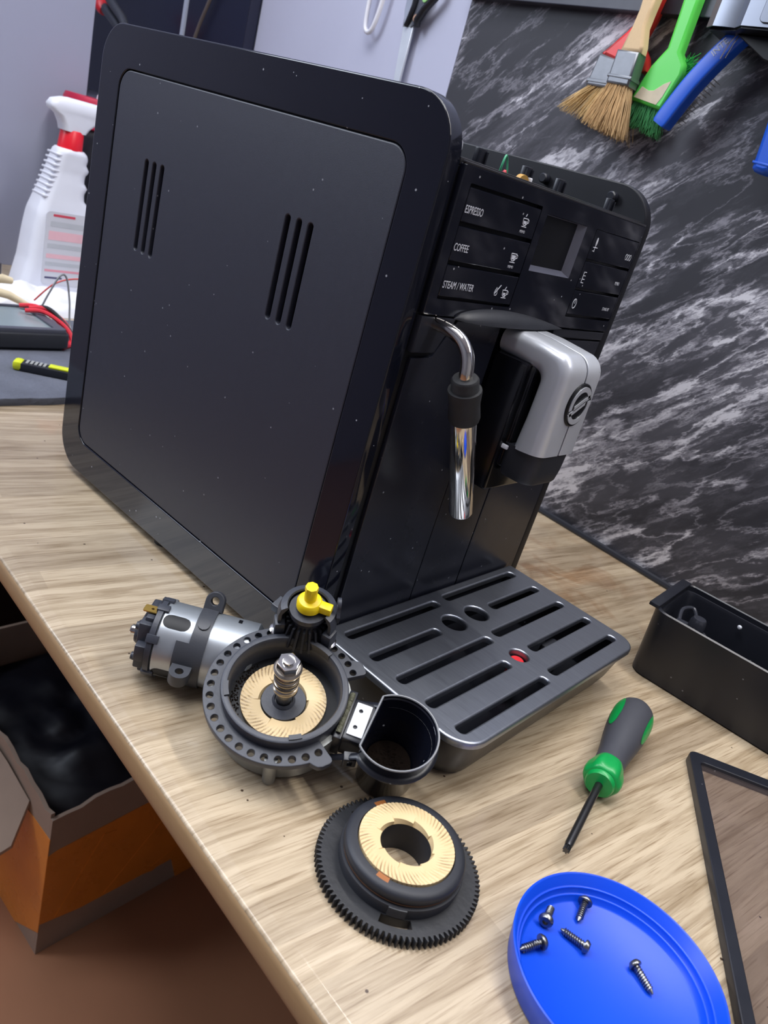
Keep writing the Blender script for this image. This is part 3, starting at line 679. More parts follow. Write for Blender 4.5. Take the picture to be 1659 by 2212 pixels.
EA = math.radians(48); EF = TW @ frame((.0158*math.cos(EA), .0158*math.sin(EA), .0240), (math.sin(EA), -math.cos(EA), 0), (0, 0, 1), (math.cos(EA), math.sin(EA), 0))
bm = B(); plate(bm, [(-.0050, 0), (.0050, 0), (.0062, .0060), (.0040, .0085)]+[(.0036*math.cos(t*PI/10), .0105+.0036*math.sin(t*PI/10)) for t in range(0, 11)]+[(-.0036, .0085)], [circle(0, .0105, .0019, 16)], -.0008, .0012, EF); obj('tower_lug', bm, M_CHAR, gr)
bm = B(); plate(bm, [(.0, -.004), (.0065, -.004), (.0065, .004), (.0, .004)], (), .0130, .0185, TW @ RZ(math.radians(192)) @ T(.0155, 0, 0), bev=.0006); obj('tower_lug', bm, M_CHAR, gr)
# motor
ma = Vector((-.0560, -.0798, .0230)); mb = Vector((-.0120, -.0430, .0230)); md_ = (mb-ma).normalized()
mside = Vector((0, 0, 1)).cross(md_).normalized(); mup = md_.cross(mside)
MM = Gi @ frame(ma, mside, mup, md_)         # z along the motor axis, y up, x sideways
RM = .0214
bm = B(); lathe(bm, [(0, .0115), (RM-.001, .0115), (RM, .0125), (RM, .0640), (RM-.002, .066), (.008, .068), (0, .068)], 56, MM); obj('motor_can', bm, M_ZINC, gr)['label'] = 'silver metal motor can'
def wrap(bm_, a, z, ha, hz, r0, r1, rr):
    # rounded patch wrapped on the can around angle a
    us = [-ha+2*ha*k/16 for k in range(17)]; top = []; bot = []
    for u in us:
        dx_ = max(0.0, abs(u)-(ha-rr)); hv = hz-rr+math.sqrt(max(0.0, rr*rr-dx_*dx_))
        top.append([bm_.verts.new(MM @ Vector((r1*math.cos(a+u/RM), r1*math.sin(a+u/RM), z+q*hv))) for q in (-1, 0, 1)])
        bot.append([bm_.verts.new(MM @ Vector((r0*math.cos(a+u/RM), r0*math.sin(a+u/RM), z+q*hv))) for q in (-1, 1)])
    for k in range(16):
        for q in (0, 1): bm_.faces.new((top[k][q], top[k+1][q], top[k+1][q+1], top[k][q+1]))
        bm_.faces.new((top[k][0], top[k+1][0], bot[k+1][0], bot[k][0])); bm_.faces.new((top[k][2], top[k+1][2], bot[k+1][1], bot[k][1]))
for a in (math.radians(118), math.radians(208), math.radians(28), math.radians(298)):
    bm = B(); wrap(bm, a, .0205, .0042, .0076, RM-.002, RM+.00012, .0041); obj('motor_vent', bm, M_DEEP, gr)
for a, z in ((math.radians(80), .0530), (math.radians(150), .0500), (math.radians(112), .0620)):
    bm = B(); wrap(bm, a, z, .0022, .0011, RM-.002, RM+.0001, .0003); obj('motor_notch', bm, M_DEEP, gr)
bm = B(); lathe(bm, [(RM-.001, .0305), (RM+.0013, .0305), (RM+.0013, .0395), (RM-.001, .0395)], 60, MM, closed=True)
lathe(bm, [(RM-.001, .0235), (RM+.0013, .0235), (RM+.0013, .0307), (RM-.001, .0307)], 16, MM, closed=True, a0=math.radians(143), a1=math.radians(190))
obj('motor_strap', bm, M_GREYP, gr)['label'] = 'dark grey strap around the motor'
def strap_lug(a, z):
    b_ = B(); pl = [(-.0055, 0), (.0055, 0), (.0055, .006)]+[(.0055*math.cos(t*PI/10), .006+.0055*math.sin(t*PI/10)) for t in range(1, 10)]+[(-.0055, .006)]
    F_ = MM @ frame((RM*math.cos(a), RM*math.sin(a), z), (0, 0, 1), (math.cos(a), math.sin(a), 0), (-math.sin(a), math.cos(a), 0))
    plate(b_, pl, [circle(0, .006, .0024, 16)], -.0035, .0035, F_, bev=.0006, hbev=.0004); obj('strap_lug', b_, M_GREYP, gr)
strap_lug(math.radians(62), .0355); strap_lug(math.radians(184), .0300)
bm = B(); wrap(bm, math.radians(112), .0350, .0032, .0032, RM, RM+.0022, .0031); obj('strap_boss', bm, M_GREYP, gr)
bm = B(); lathe(bm, [(RM-.002, .0115), (RM+.0007, .0115), (RM+.0007, .0085), (RM-.003, .0075), (0, .0075)], 56, MM)
for a in (40, 75, 100, 150, 215, 250, 320): box(bm, -.0024, .0024, RM-.006, RM+.0014, .0075, .0142, MM @ RZ(math.radians(a-90)), bev=.0004)
obj('end_ring', bm, M_CHAR, gr)
bm = B(); box(bm, -.0135, .0135, -.0150, .0150, .0010, .0080, MM, bev=.001); box(bm, -.0100, .0100, -.0195, .0175, .0030, .0080, MM, bev=.001)
box(bm, -.019, -.012, -.006, .004, .0020, .0080, MM, bev=.0008); box(bm, .010, .0185, -.012, -.004, .0015, .0080, MM, bev=.0008); lathe(bm, [(0, -.0025), (.0062, -.0025), (.0070, -.0013), (.0070, .0025), (0, .0025)], 24, MM)
for x, y in ((-.009, .010), (.009, .010), (-.010, -.010), (.010, -.010)): lathe(bm, [(0, -.0012), (.0022, -.0012), (.0026, .0015), (0, .0015)], 12, MM @ T(x, y, 0))
obj('brush_holder', bm, M_CHAR, gr)['label'] = 'black plastic brush holder at the motor end'
bm = B(); lathe(bm, [(0, -.0062), (.0024, -.0062), (.0030, -.0055), (.0030, .002), (0, .002)], 20, MM); obj('motor_shaft', bm, M_CHROME, gr)
bm = B(); plate(bm, rrect(-.0032, .0032, -.0048, .0048, .0010, 3), [circle(0, .0, .0009, 10)], 0, .0007, MM @ frame((-.003, .0182, .0048), (1, 0, 0), (0, 0, 1), (0, 1, 0))); obj('terminal', bm, M_BRASS, gr)['label'] = 'brass terminal tab'
bm = B(); lathe(bm, [(0, 0), (.0021, 0), (.0021, .007), (0, .007)], 14, MM @ frame((.0185, .0, .0015), (1, 0, 0), (0, 1, 0), (0, 0, 1))); obj('choke', bm, mat('ferrite_grey', (92, 92, 94), .4), gr)
# worm housing under the tower
bm = B(); W0 = MM @ Vector((0, 0, .066)); W1 = MM @ Vector((0, 0, .084)); tube(bm, [W0, W1], .0125, 28); obj('worm_housing', bm, M_ALU, gr)
# outlet block, plate, chute and cable tie
ao = math.radians(29); OB = RZ(ao)
bm = B(); box(bm, .0300, .0490, -.0125, .0125, -.0100, .0056, OB, bev=.0012); box(bm, .0318, .0365, -.0150, .0150, -.0080, .0078, OB, bev=.0008); obj('outlet', bm, M_BLK, gr)
bm = B(); plate(bm, rrect(.0378, .0462, -.0098, .0098, .0004, 2), [circle(.0410, -.0048, .0012, 12), circle(.0410, .0052, .0012, 12)], .0056, .0066, OB); obj('outlet_plate', bm, mat('bright_plate', (222, 224, 228), .25, .5, .5), gr)['label'] = 'bright metal plate with two holes'
bm = B(); tube(bm, [OB @ Vector((.0340, -.012+.024*i/14, .0086+.0008*math.sin(i*2.1))) for i in range(15)], .0015, 7); obj('seal_residue', bm, mat('residue', (92, 92, 74), .7, var=.5, scale=600, bump=.6, bscale=1200), gr)
CC = Gi @ Vector((.0929, -.0275, .0440))
CH = T(CC.x, CC.y, CC.z) @ RZ(math.atan2(CC.y, CC.x))
def dsh(r, cut, nn=40):
    a0 = math.acos(-cut/r); p = [(r*math.cos(-a0+2*a0*i/nn), r*math.sin(-a0+2*a0*i/nn)) for i in range(nn+1)]
    return offs(offs(p, .0006), -.0006)
bm = B(); secs = []
for (r, c, z) in ((.0128, .0126, -.0320), (.0150, .0130, -.0200), (.0190, .0130, -.0100), (.0200, .0134, -.0015), (.0206, .0137, -.0010), (.0209, .0140, 0.0), (.0209, .0140, .0006), (.0214, .0144, .0006), (.0214, .0144, -.0006), (.0207, .0141, -.0020), (.0204, .0140, -.0105), (.0178, .0140, -.0150), (.0166, .0138, -.0175), (.0160, .0134, -.0400), (.0154, .0128, -.0410)):
    secs.append([(x, y, z) for x, y in dsh(r, c)])
loft(bm, [[CH @ Vector(p) for p in s] for s in secs]); obj('chute', bm, M_GLOSS, gr)['label'] = 'glossy black D-shaped coffee chute'
bm = B(); lp_ = [CH @ Vector((x, y, .0007)) for x, y in dsh(.0212, .0142)]; tube(bm, lp_+lp_[:1], .0006, 6); obj('chute_rim_highlight', bm, mat('rim_highlight', (120, 122, 126), .3), gr)  # added light-grey loop; the rim's edge highlight is put into its colour
bm = B(); plate(bm, dsh(.0125, .0120), (), -.0400, -.0300, CH); 
for i in range(120):
    a = random.uniform(0, 6.28); r = random.uniform(0, .0116); s = random.uniform(.0004, .0011)
    lathe(bm, [(0, 0), (s, s*.4), (0, s)], 5, CH @ T(r*math.cos(a)*.9, r*math.sin(a)*.9, -.0301))
o = obj('coffee_residue', bm, M_CORE, gr); o['kind'] = 'stuff'
bm = B()
tp_ = [CH @ Vector((.0212*math.cos(a), .0212*math.sin(a), -.0085)) for a in [math.radians(-130+260*i/30) for i in range(31)]]
tp_ = [OB @ Vector((.0300, -.0180, -.0098))]+tp_+[OB @ Vector((.0300, .0180, -.0098))]
tube(bm, tp_, .0021, 8, flat=.35, up0=(0, 0, 1) if False else None); obj('cable_tie', bm, M_BLK, gr)
HB = Gi @ Vector((.0812, -.0440, .0245))
bm = B(); plate(bm, rrect(-.0034, .0034, -.0034, .0034, .0006, 2), [rrect(-.0012, .0014, -.0020, .0020, .0002, 2)], -.0022, .0026, frame(HB, Vector((.7, .7, 0)), Vector((0, 0, 1)), Vector((.7, -.7, 0))), bev=.0005); obj('cable_tie_head', bm, M_BLK, gr)

# ------------------------------------------------------------------ gear ring with upper burr
GC = T(.1307, -.0515, 0)
gg = thing('burr_carrier', 'black toothed gear ring carrying a cream burr, lying before the grinder', 'gear', GC)
bm = B(); NT = 92; po = []
for k in range(NT):
    a = 2*PI*k/NT; da = 2*PI/NT
    po += [(r*math.cos(a+f*da), r*math.sin(a+f*da)) for f, r in ((0, .0378), (.28, .0378), (.52, .0401), (.74, .0401))]
def sector(a0, a1, r0, r1, k=8): return ccw(arcband(math.radians(a0), math.radians(a1), r0, r1, k))
plate(bm, po, [circle(0, 0, .0268, 60)]if False else [sector(-64, -38, .0302, .0345), sector(152, 178, .0302, .0345), circle(0, 0, .0236, 60)], 0, .0052, bev=.0003); obj('gear_plate', bm, mat('worn_black_gear', (37, 38, 42), .5, 0, .5, .25, 60, bump=.15, bscale=300), gg, sharp=25)
bm = B(); lathe(bm, [(.0235, .0002), (.0235, .0172), (.0238, .0184), (.0266, .0184), (.0286, .0176), (.0293, .0164), (.0294, .0140), (.0290, .0133), (.0278, .0130), (.0278, .0116), (.0300, .0112), (.0302, .0104), (.0297, .0052), (.0290, .0002)], 80, closed=True); obj('burr_holder', bm, M_BLK2, gg)
bm = B(); lathe(bm, [(.0279, .0129), (.0289, .0127), (.0289, .0121), (.0279, .0119)], 64, closed=True); obj('coffee_line', bm, mat('brown_residue', (88, 62, 44), .8, var=.4, scale=400), gg)
bm = B(); lathe(bm, [(.0125, .0002), (.0236, .0002), (.0236, .0165), (.0125, .0165)], 64, closed=True); obj('bore', bm, M_BLK2, gg)
burr('burr', gg, T(0, 0, .0192), .0124, .0231, .0027, -1, 66, 8, rot=.4)['label'] = 'cream ceramic burr ring with swirled grooves'
for a, da in ((-52, 8), (170, 8)):
    bm = B(); lathe(bm, [(.0292, .0060), (.0306, .0060), (.0306, .0108), (.0292, .0112)], 8, closed=True, a0=math.radians(a-da), a1=math.radians(a+da)); obj('holder_tab', bm, M_GREYP, gg)
for a, da in ((-75, 7), (165, 7)):
    bm = B(); lathe(bm, [(.0232, .0178), (.0258, .0178), (.0258, .0184), (.0232, .0186)], 8, closed=True, a0=math.radians(a-da), a1=math.radians(a+da)); obj('burr_clip', bm, mat('copper_clip', (150, 92, 48), .45, .3), gg)

# ------------------------------------------------------------------ blue lid and screws
LC = (.2285, -.0155)
bm = B(); lathe(bm, [(0, .0002), (.0440, .0002), (.0462, .0012), (.0480, .0130), (.0482, .0146), (.0476, .0150), (.0468, .0146), (.0452, .0092), (.0446, .0088), (.0440, .0090), (.0434, .0062), (.0428, .0058), (.0422, .0060), (.0412, .0034), (.0402, .0026), (0, .0026)], 120, T(LC[0], LC[1], 0))
tag(obj('jar_lid', bm, M_BLUE, sharp=60), 'upturned bright blue plastic lid holding five screws', 'lid')
def screw(head, tip, zf, label, L, rh=.0035, flat=False):
    h = Vector((head[0], head[1], 0)); t = Vector((tip[0], tip[1], 0)); d = (t-h).normalized()
    rs = .0016; tilt = math.atan2(rh-rs, L)
    d3 = (d*math.cos(tilt)+Vector((0, 0, -1))*math.sin(tilt)).normalized()
    o3 = Vector((head[0], head[1], zf+rh*math.cos(tilt)+.0001))
    s3 = Vector((0, 0, 1)).cross(d3).normalized(); u3 = d3.cross(s3)
    M_ = frame(o3, s3, u3, d3)
    t_ = thing('screw', label, 'screw', Matrix.Translation((head[0], head[1], zf)), 'screws in the blue lid')
    bpy.context.view_layer.update(); inv = t_.matrix_world.inverted()
    b_ = B(); lathe(b_, [(0, -.0004), (.0014, -.0004), (.0014, -.0016), (rh*.72, -.0016), (rh*.98, -.0004), (rh, .0003), (rh*.95, .0007), (rs, .0009), (0, .001)], 24, inv @ M_); obj('head', b_, M_SCREW, t_)
    b_ = B(); lathe(b_, [(0, .0005), (rs*.86, .0005), (rs*.84, L*.85), (rs*.3, L), (0, L)], 14, inv @ M_)
    nt_ = int(L/.0011)
    tube(b_, [inv @ M_ @ Vector((rs*(.95 if i < nt_*10 else .8)*math.cos(i*2*PI/12), rs*.95*math.sin(i*2*PI/12), .0015+i*.0011/12)) for i in range(int((L*.86-.0015)/.0011*12))], .00036, 5)
    obj('thread', b_, M_SCREW, t_)
screw((.1933, -.0158), (.1910, -.0062), .0026, 'dark screw in the blue lid with its socket head facing the viewer', .0115)
screw((.2002, .0108), (.2032, -.0005), .0026, 'black screw in the blue lid closest to the lid rim and gear ring side top', .0118)
screw((.1982, -.0272), (.1936, -.0373), .0026, 'leftmost screw in the blue lid, lying with its tip towards the near rim', .0120)
screw((.2124, -.0106), (.2002, -.0116), .0026, 'bright worn screw lying amid the cluster in the blue lid', .0126, .0030)
screw((.2321, .0017), (.2423, -.0028), .0026, 'lone slim screw apart from the other four in the blue lid', .0128, .0030)

# ------------------------------------------------------------------ screwdriver
tip = Vector((.1785, .0261, .0095)); end = Vector((.1466, .1772, .0145)); sd = (end-tip).normalized()
sx_ = sd.cross(Vector((0, 0, 1))).normalized(); sy_ = sx_.cross(sd) * -1
sy_ = sd.cross(sx_)
t_ = thing('screwdriver', 'small torx screwdriver with green and dark grey handle', 'screwdriver', Matrix.Translation((tip.x, tip.y, 0)))
bpy.context.view_layer.update()
SM = t_.matrix_world.inverted() @ frame(tip, sx_, sy_, sd); L_ = (end-tip).length
bm = B(); pr_ = []
for k in range(6):
    for f, r in ((0, .0019), (.3, .0019), (.5, .0013), (.8, .0013)): pr_.append((r*math.cos((k+f)*PI/3), r*math.sin((k+f)*PI/3)))
plate(bm, pr_, (), 0, .004, SM); lathe(bm, [(0, .0035), (.0019, .0035), (.0023, .0055), (.0023, .066), (0, .066)], 16, SM); obj('blade', bm, mat('gunmetal', (84, 84, 86), .3, .9, .5), t_)
bm = B(); secs = []
for z, r, hexy in ((.0612, .0052, 0), (.0614, .0078, 0), (.0628, .0086, 0), (.0642, .0088, .05), (.0644, .0098, .3), (.0660, .0112, .6), (.0705, .0118, 1), (.0755, .0114, 1), (.0790, .0102, .7), (.0815, .0094, .3), (.083, .0080, 0)):
    secs.append([SM @ Vector(((r*(1-.06*hexy*(1-math.cos(6*a))))*math.cos(a), (r*(1-.06*hexy*(1-math.cos(6*a))))*math.sin(a), z)) for a in [2*PI*i/48 for i in range(48)]])
loft(bm, secs); obj('collar', bm, M_GRN, t_, sharp=45)['label'] = 'green hexagonal collar'
M_GRIP = mat('dark_grey_grip', (68, 69, 76), .5, 0, .4, .06, 200, bump=.05, bscale=1500)
hp = [(.0798, .0090), (.090, .0092), (.100, .0102), (.112, .0118), (.124, .0130), (.134, .0135), (.142, .0134), (.148, .0124), (.1515, .0106), (L_, .0080)]
bm = B(); lathe(bm, [(0, .0798)]+[(r, z) for z, r in hp]+[(0, L_+.0002)], 40, SM); obj('grip', bm, M_GRIP, t_)
def hr(z):
    for (z0, r0), (z1, r1) in zip(hp, hp[1:]):
        if z0 <= z <= z1: return r0+(r1-r0)*(z-z0)/(z1-z0)
    return .006
def inlay(a0, zc, hz, ha):
    b_ = B(); rows = []
    for i in range(15):
        t = -1+2*i/14; z = zc+hz*t; w_ = ha*math.sqrt(max(0.0, 1-t*t*.98))
        rows.append([b_.verts.new(SM @ Vector(((hr(z)+.00025)*math.cos(a0+w_*s), (hr(z)+.00025)*math.sin(a0+w_*s), z))) for s in (-1, -.6, -.2, .2, .6, 1)])
    for r0, r1 in zip(rows, rows[1:]):
        for i in range(5): b_.faces.new((r0[i], r0[i+1], r1[i+1], r1[i]))
    obj('inlay', b_, M_GRN, t_)
SANG = [math.radians(a) for a in (215, 335, 95)]
for a in SANG: inlay(a, .131, .0175, .34)
bm = B(); lathe(bm, [(0, L_-.0010), (.0094, L_-.0014), (.0086, L_+.0002), (.0066, L_+.0012), (0, L_+.0016)], 32, SM); obj('end_cap', bm, M_GRN, t_)

# ------------------------------------------------------------------ black container on the right
ca = math.radians(2.6); CB = frame((.1085, .2450, 0), (math.cos(ca), math.sin(ca), 0), (-math.sin(ca), math.cos(ca), 0), (0, 0, 1))
t_ = thing('grounds_container', 'deep black plastic container at the right edge beside the drip tray', 'container', CB)
bm = B(); LW, LD, HH = .190, .083, .0560
def ro(g, z, r=.012): return [(x, y, z) for x, y in rrect(g, LW-g, g*1.05, LD-g*.5, [r, r, .007, .007], 8)]
loft(bm, [ro(.0045, 0.0002), ro(.0032, .0012), ro(.0010, HH-.006), ro(.0005, HH), ro(.0018, HH+.0008), ro(.0032, HH), ro(.0034, HH-.004), ro(.0048, HH-.0042), ro(.0060, HH-.0070), ro(.0090, .0030)]); obj('tub', bm, M_BLK, t_)
bm = B(); box(bm, -.0035, .0045, .004, LD-.003, HH-.0005, HH+.0025, bev=.0006); obj('rim_flange', bm, M_BLK, t_)
bm = B(); box(bm, .100, .1030, .008, LD-.008, .004, HH-.012); obj('divider', bm, M_BLK, t_)
bm = B(); plate(bm, [(.014, .012), (.095, .014), (.022, .040), (.014, .036)], (), 0, .0025, T(0, 0, .044) @ Matrix.Rotation(math.radians(8), 4, 'Y'), bev=.0005)
lathe(bm, [(0, 0), (.0062, 0), (.0066, .003), (.0060, .012), (.0048, .0145), (0, .0150)], 24, T(.030, .0285, .041)); lathe(bm, [(.0092, 0), (.0110, 0), (.0110, .003), (.0092, .003)], 28, T(.030, .0285, .040), closed=True)
tube(bm, smooth_path([(.016, .036, .042), (.013, .046, .048), (.018, .056, .049), (.024, .050, .046), (.028, .040, .044)]), .0016, 8); obj('lever', bm, mat('glossy_lever', (48, 50, 58), .15, 0, .6), t_)['label'] = 'loose glossy lever lying inside'
bm = B(); lathe(bm, [(0, 0), (.0018, 0), (.0012, .0016), (0, .0020)], 14, frame((.052, LD-.0065, .046), (1, 0, 0), (0, 0, 1), (0, -1, 0))); obj('rivet', bm, M_PRINT, t_)

# ------------------------------------------------------------------ tinted lid with black frame
ga = math.radians(-61.5); GX = Vector((math.cos(ga), math.sin(ga), 0)); GY = Vector((-GX.y, GX.x, 0))
GL = frame((.1846, .1880, 0), GX, GY, (0, 0, 1))
t_ = thing('hopper_lid', 'flat tinted see-through lid with black frame at lower right', 'hopper lid', GL)
bm = B(); plate(bm, rrect(0, .245, 0, .17, .006, 5), [rrect(.0095, .2355, .0070, .1630, .003, 4)], .0003, .0062, bev=.0008, hbev=.0008); obj('frame', bm, M_BLK, t_)
m = bpy.data.materials.new('smoked_acrylic'); m.use_nodes = True; nt = m.node_tree; nt.nodes.remove(nt.nodes['Principled BSDF'])
tr = nd(nt, 'ShaderNodeBsdfTransparent'); tr.inputs[0].default_value = (.875, .855, .86, 1); gl = nd(nt, 'ShaderNodeBsdfGlossy'); gl.inputs['Roughness'].default_value = .06
lw = nd(nt, 'ShaderNodeLayerWeight'); lw.inputs[0].default_value = .5; pw = nd(nt, 'ShaderNodeMath', operation='POWER'); pw.inputs[1].default_value = 4.0; nt.links.new(lw.outputs['Facing'], pw.inputs[0]); fr = nd(nt, 'ShaderNodeMath', operation='MULTIPLY_ADD'); fr.inputs[1].default_value = .6; fr.inputs[2].default_value = .02; nt.links.new(pw.outputs[0], fr.inputs[0]); ms_ = nd(nt, 'ShaderNodeMixShader'); df = nd(nt, 'ShaderNodeBsdfDiffuse'); df.inputs[0].default_value = lin((120, 108, 108)); m2_ = nd(nt, 'ShaderNodeMixShader'); m2_.inputs[0].default_value = .12
nt.links.new(tr.outputs[0], m2_.inputs[1]); nt.links.new(df.outputs[0], m2_.inputs[2]); nt.links.new(fr.outputs[0], ms_.inputs[0]); nt.links.new(m2_.outputs[0], ms_.inputs[1]); nt.links.new(gl.outputs[0], ms_.inputs[2]); nt.links.new(ms_.outputs[0], nt.nodes['Material Output'].inputs[0])
bm = B(); plate(bm, rrect(.0090, .2360, .0065, .1635, .003, 4), (), .0026, .0040); obj('pane', bm, m, t_)['label'] = 'smoky brown see-through pane'

# ------------------------------------------------------------------ far end of the bench
bm = B()
M_MAT = mat('grey_felt_mat', (96, 99, 110), .9, 0, .2, .35, 26, bump=.8, bscale=240)
random.seed(11); pl = []
for i in range(41): pl.append((-.44+.002*random.random()-.04*0, -.12+.50*i/40))
pl += [(-.70, .38), (-.70, -.12)]
plate(bm, pl, (), .0002, .0075, bev=.0012)
tag(obj('work_mat', bm, M_MAT), 'thick grey rubbery work mat beneath the multimeter', 'mat')
DM = frame((-.625, .045, .0075), (0, 1, 0), (-1, 0, 0), (0, 0, 1))
t_ = thing('multimeter', 'black multimeter with grey-green display lying on the mat', 'multimeter', DM)
bm = B(); loft(bm, [[(x, y, z) for x, y in rrect(-.11+g, .092-g, -.050+g, .050-g, .008, 5)] for z, g in ((0, .004), (.004, .0), (.018, .0), (.0195, .001), (.0200, .0035))]); obj('case', bm, M_BLK2, t_)
bm = B(); plate(bm, rrect(-.107, .089, -.047, .047, .006, 5), [rrect(-.092, .076, -.040, .040, .003, 4)], .0199, .0245, bev=.002); obj('front_bezel', bm, mat('slate_bezel', (72, 74, 86), .45), t_)
bm = B(); plate(bm, rrect(-.092, .076, -.040, .040, .003, 4), (), .0198, .0222); obj('display', bm, mat('lcd_glass', (122, 134, 138), .2, 0, .5, .06, 20), t_)['label'] = 'grey-green glass display'
bm = B(); box(bm, -.095, -.058, -.039, -.008, .0222, .0238, bev=.0005); obj('dial_plate', bm, mat('light_label', (176, 182, 196), .5), t_)
# test leads bundled at the meter's end
bm = B()
for k, (dx, dy) in enumerate(((0, 0), (-.012, .010), (-.020, .002))):
    tube(bm, smooth_path([(-.640+dx, .112+dy, .034), (-.630+dx, .130+dy, .036), (-.610+dx, .1465+dy*.6, .026), (-.595+dx, .150+dy*.4, .013), (-.586+dx*.5, .138+dy*.5, .0102), (-.580, .120+dy, .0100)]), .0026, 8)
tag(obj('test_lead', bm, mat('red_cable', (206, 46, 60), .4)), 'bundle of red test leads looped over the meter end', 'cable')
bm = B(); tube(bm, smooth_path([(-.655, .130, .034), (-.640, .140, .038), (-.618, .151, .026), (-.603, .155, .014), (-.595, .146, .0102)]), .0022, 8)
tag(obj('test_lead', bm, M_RUB), 'black test lead looped beside the red ones', 'cable')
bm = B(); tube(bm, smooth_path([(-.660, .140, .0325), (-.660, .150, .055), (-.660, .160, .073), (-.660, .168, .071), (-.655, .172, .045), (-.640, .170, .013), (-.600, .172, .0095)]), .0012, 8)
tag(obj('grey_cord', bm, mat('grey_cable', (120, 122, 126), .3)), 'thin grey cord arching up behind the meter', 'cable')
bm = B(); tube(bm, smooth_path([(-.70, .150, .030), (-.69, .170, .056), (-.69, .20, .064), (-.69, .24, .062)]), .0011, 6)
tag(obj('red_cord', bm, mat('thin_red_cable', (196, 70, 62), .4)), 'thin red cord running behind the coffee machine', 'cable')
# utility knife
ka = Vector((-.5223, .0500, .0076)); kb = Vector((-.4860, .0980, .0076)); kd = (kb-ka).normalized(); KN = frame(ka, kd, Vector((-kd.y, kd.x, 0)), (0, 0, 1))
t_ = thing('utility_knife', 'black and yellow utility knife lying on the mat', 'knife', KN)
bm = B(); box(bm, .006, .135, -.0075, .0075, 0, .0085, bev=.0015); obj('body', bm, M_BLK, t_)
bm = B(); box(bm, 0, .0095, -.0082, .0082, 0, .0098, bev=.003); obj('end_cap', bm, M_yc if False else mat('lime_plastic', (206, 214, 40), .35), t_)
bm = B(); box(bm, .034, .120, -.0052, .0052, .0080, .0105, bev=.001); obj('slider_rail', bm, mat('lime_plastic', (206, 214, 40), .35), t_)
bm = B()
for k in range(5): box(bm, .012+.0042*k, .0145+.0042*k, -.0055, .0055, .0083, .0096)
obj('grip_ribs', bm, mat('grey_rib', (150, 152, 150), .4), t_)
# spray bottle
SB = frame((-.85, 0, 0), (0, 1, 0), (0, 0, 1), (1, 0, 0))
t_ = thing('spray_bottle', 'white spray bottle with red collar standing at the end of the bench', 'spray bottle', Matrix.Translation((-.85, .24, 0)))
bpy.context.view_layer.update(); SBI = t_.matrix_world.inverted() @ SB
M_BOT = mat('white_bottle', (222, 225, 236), .32, 0, .5, .03)
prof = [(.004, .192, .330), (.012, .190, .332), (.05, .1985, .330), (.090, .203, .322), (.115, .207, .300), (.125, .210, .2850), (.137, .2135, .2735), (.146, .2165, .2730), (.154, .219, .2775), (.161, .221, .2725), (.170, .2235, .2740), (.176, .225, .2790), (.184, .2275, .2740), (.190, .2290, .2755), (.196, .2310, .2745), (.2005, .234, .270)]
bm = B(); secs = []
def spl(z):
    for (z0, a0, b0), (z1, a1, b1) in zip(prof, prof[1:]):
        if z0 <= z <= z1:
            f = (z-z0)/(z1-z0); return a0+(a1-a0)*f, b0+(b1-b0)*f
    return prof[-1][1:]
for i in range(60):
    z = .004+(.2005-.004)*i/59; a, b = spl(z); th = .027 if z < .11 else .027-.009*min(1, (z-.11)/.06)
    if i == 59: th *= .85
    secs.append([SBI @ Vector((u, z, v)) for u, v in rrect(a, b, -th, th, min(.013, th*.8), 6)])
loft(bm, secs); obj('bottle', bm, M_BOT, t_, sharp=60)
bm = B()
for k in range(9):
    z = .1375+.0068*k; a, b = spl(z)
    box(bm, a-.0012, a+.028, z-.0018, z+.0010, -.0150, .0205-.0006*k, SBI, bev=.0009)
obj('grip_ribs', bm, M_BOT, t_)
bm = B(); plate(bm, rrect(.2155, .318, .020, .120, .006, 4), (), .0268, .0276, SBI); lab_o = obj('label_sheet', bm, mat('pale_label', (205, 207, 216), .5, 0, .4, .05, 30), t_); lab_o['label'] = 'pale printed label with red lines'
for z, h_, y0, y1, c_, nm in ((.115, .0032, .2250, .2560, (206, 70, 90), 'crimson'), (.0880, .0120, .2205, .3140, (232, 186, 196), 'pink'), (.0600, .0060, .2195, .3140, (236, 190, 198), 'pink'), (.0400, .0030, .2190, .3140, (222, 150, 164), 'rose'), (.0300, .0026, .2200, .2450, (70, 68, 104), 'indigo'), (.1035, .0070, .2220, .3140, (186, 190, 198), 'ash'), (.0740, .0060, .2200, .3140, (188, 192, 198), 'ash'), (.0495, .0050, .2190, .3140, (186, 190, 196), 'ash')):
    bm = B(); plate(bm, rrect(y0, y1, z-h_/2, z+h_/2, .0004, 2), (), .0275, .0278, SBI); obj('label_print', bm, mat('print_'+nm, c_, .5), lab_o)
bm = B(); lathe(bm, [(0, 0), (.0150, 0), (.0162, .001), (.0150, .0240), (.0138, .0255), (0, .0255)], 32, SBI @ frame((.2520, .1990, 0), (1, 0, 0), (0, 0, -1), (.06, 1, 0))); obj('collar', bm, mat('bright_red_plastic', (226, 24, 44), .35), t_)['label'] = 'bright red collar'
bm = B(); secs = []
for z, a, b, th in ((.2225, .2370, .2690, .013), (.2300, .2350, .2740, .013), (.2400, .2290, .2860, .0125), (.2450, .2190, .3100, .012), (.2500, .2170, .3160, .0115), (.2570, .2215, .3160, .0105), (.2612, .2330, .3140, .008), (.2625, .2420, .3100, .004)):
    secs.append([SBI @ Vector((u, z, v)) for u, v in rrect(a, b, -th, th, min(.007, th*.8), 5)])
loft(bm, secs); obj('trigger_head', bm, M_BOT, t_, sharp=60)
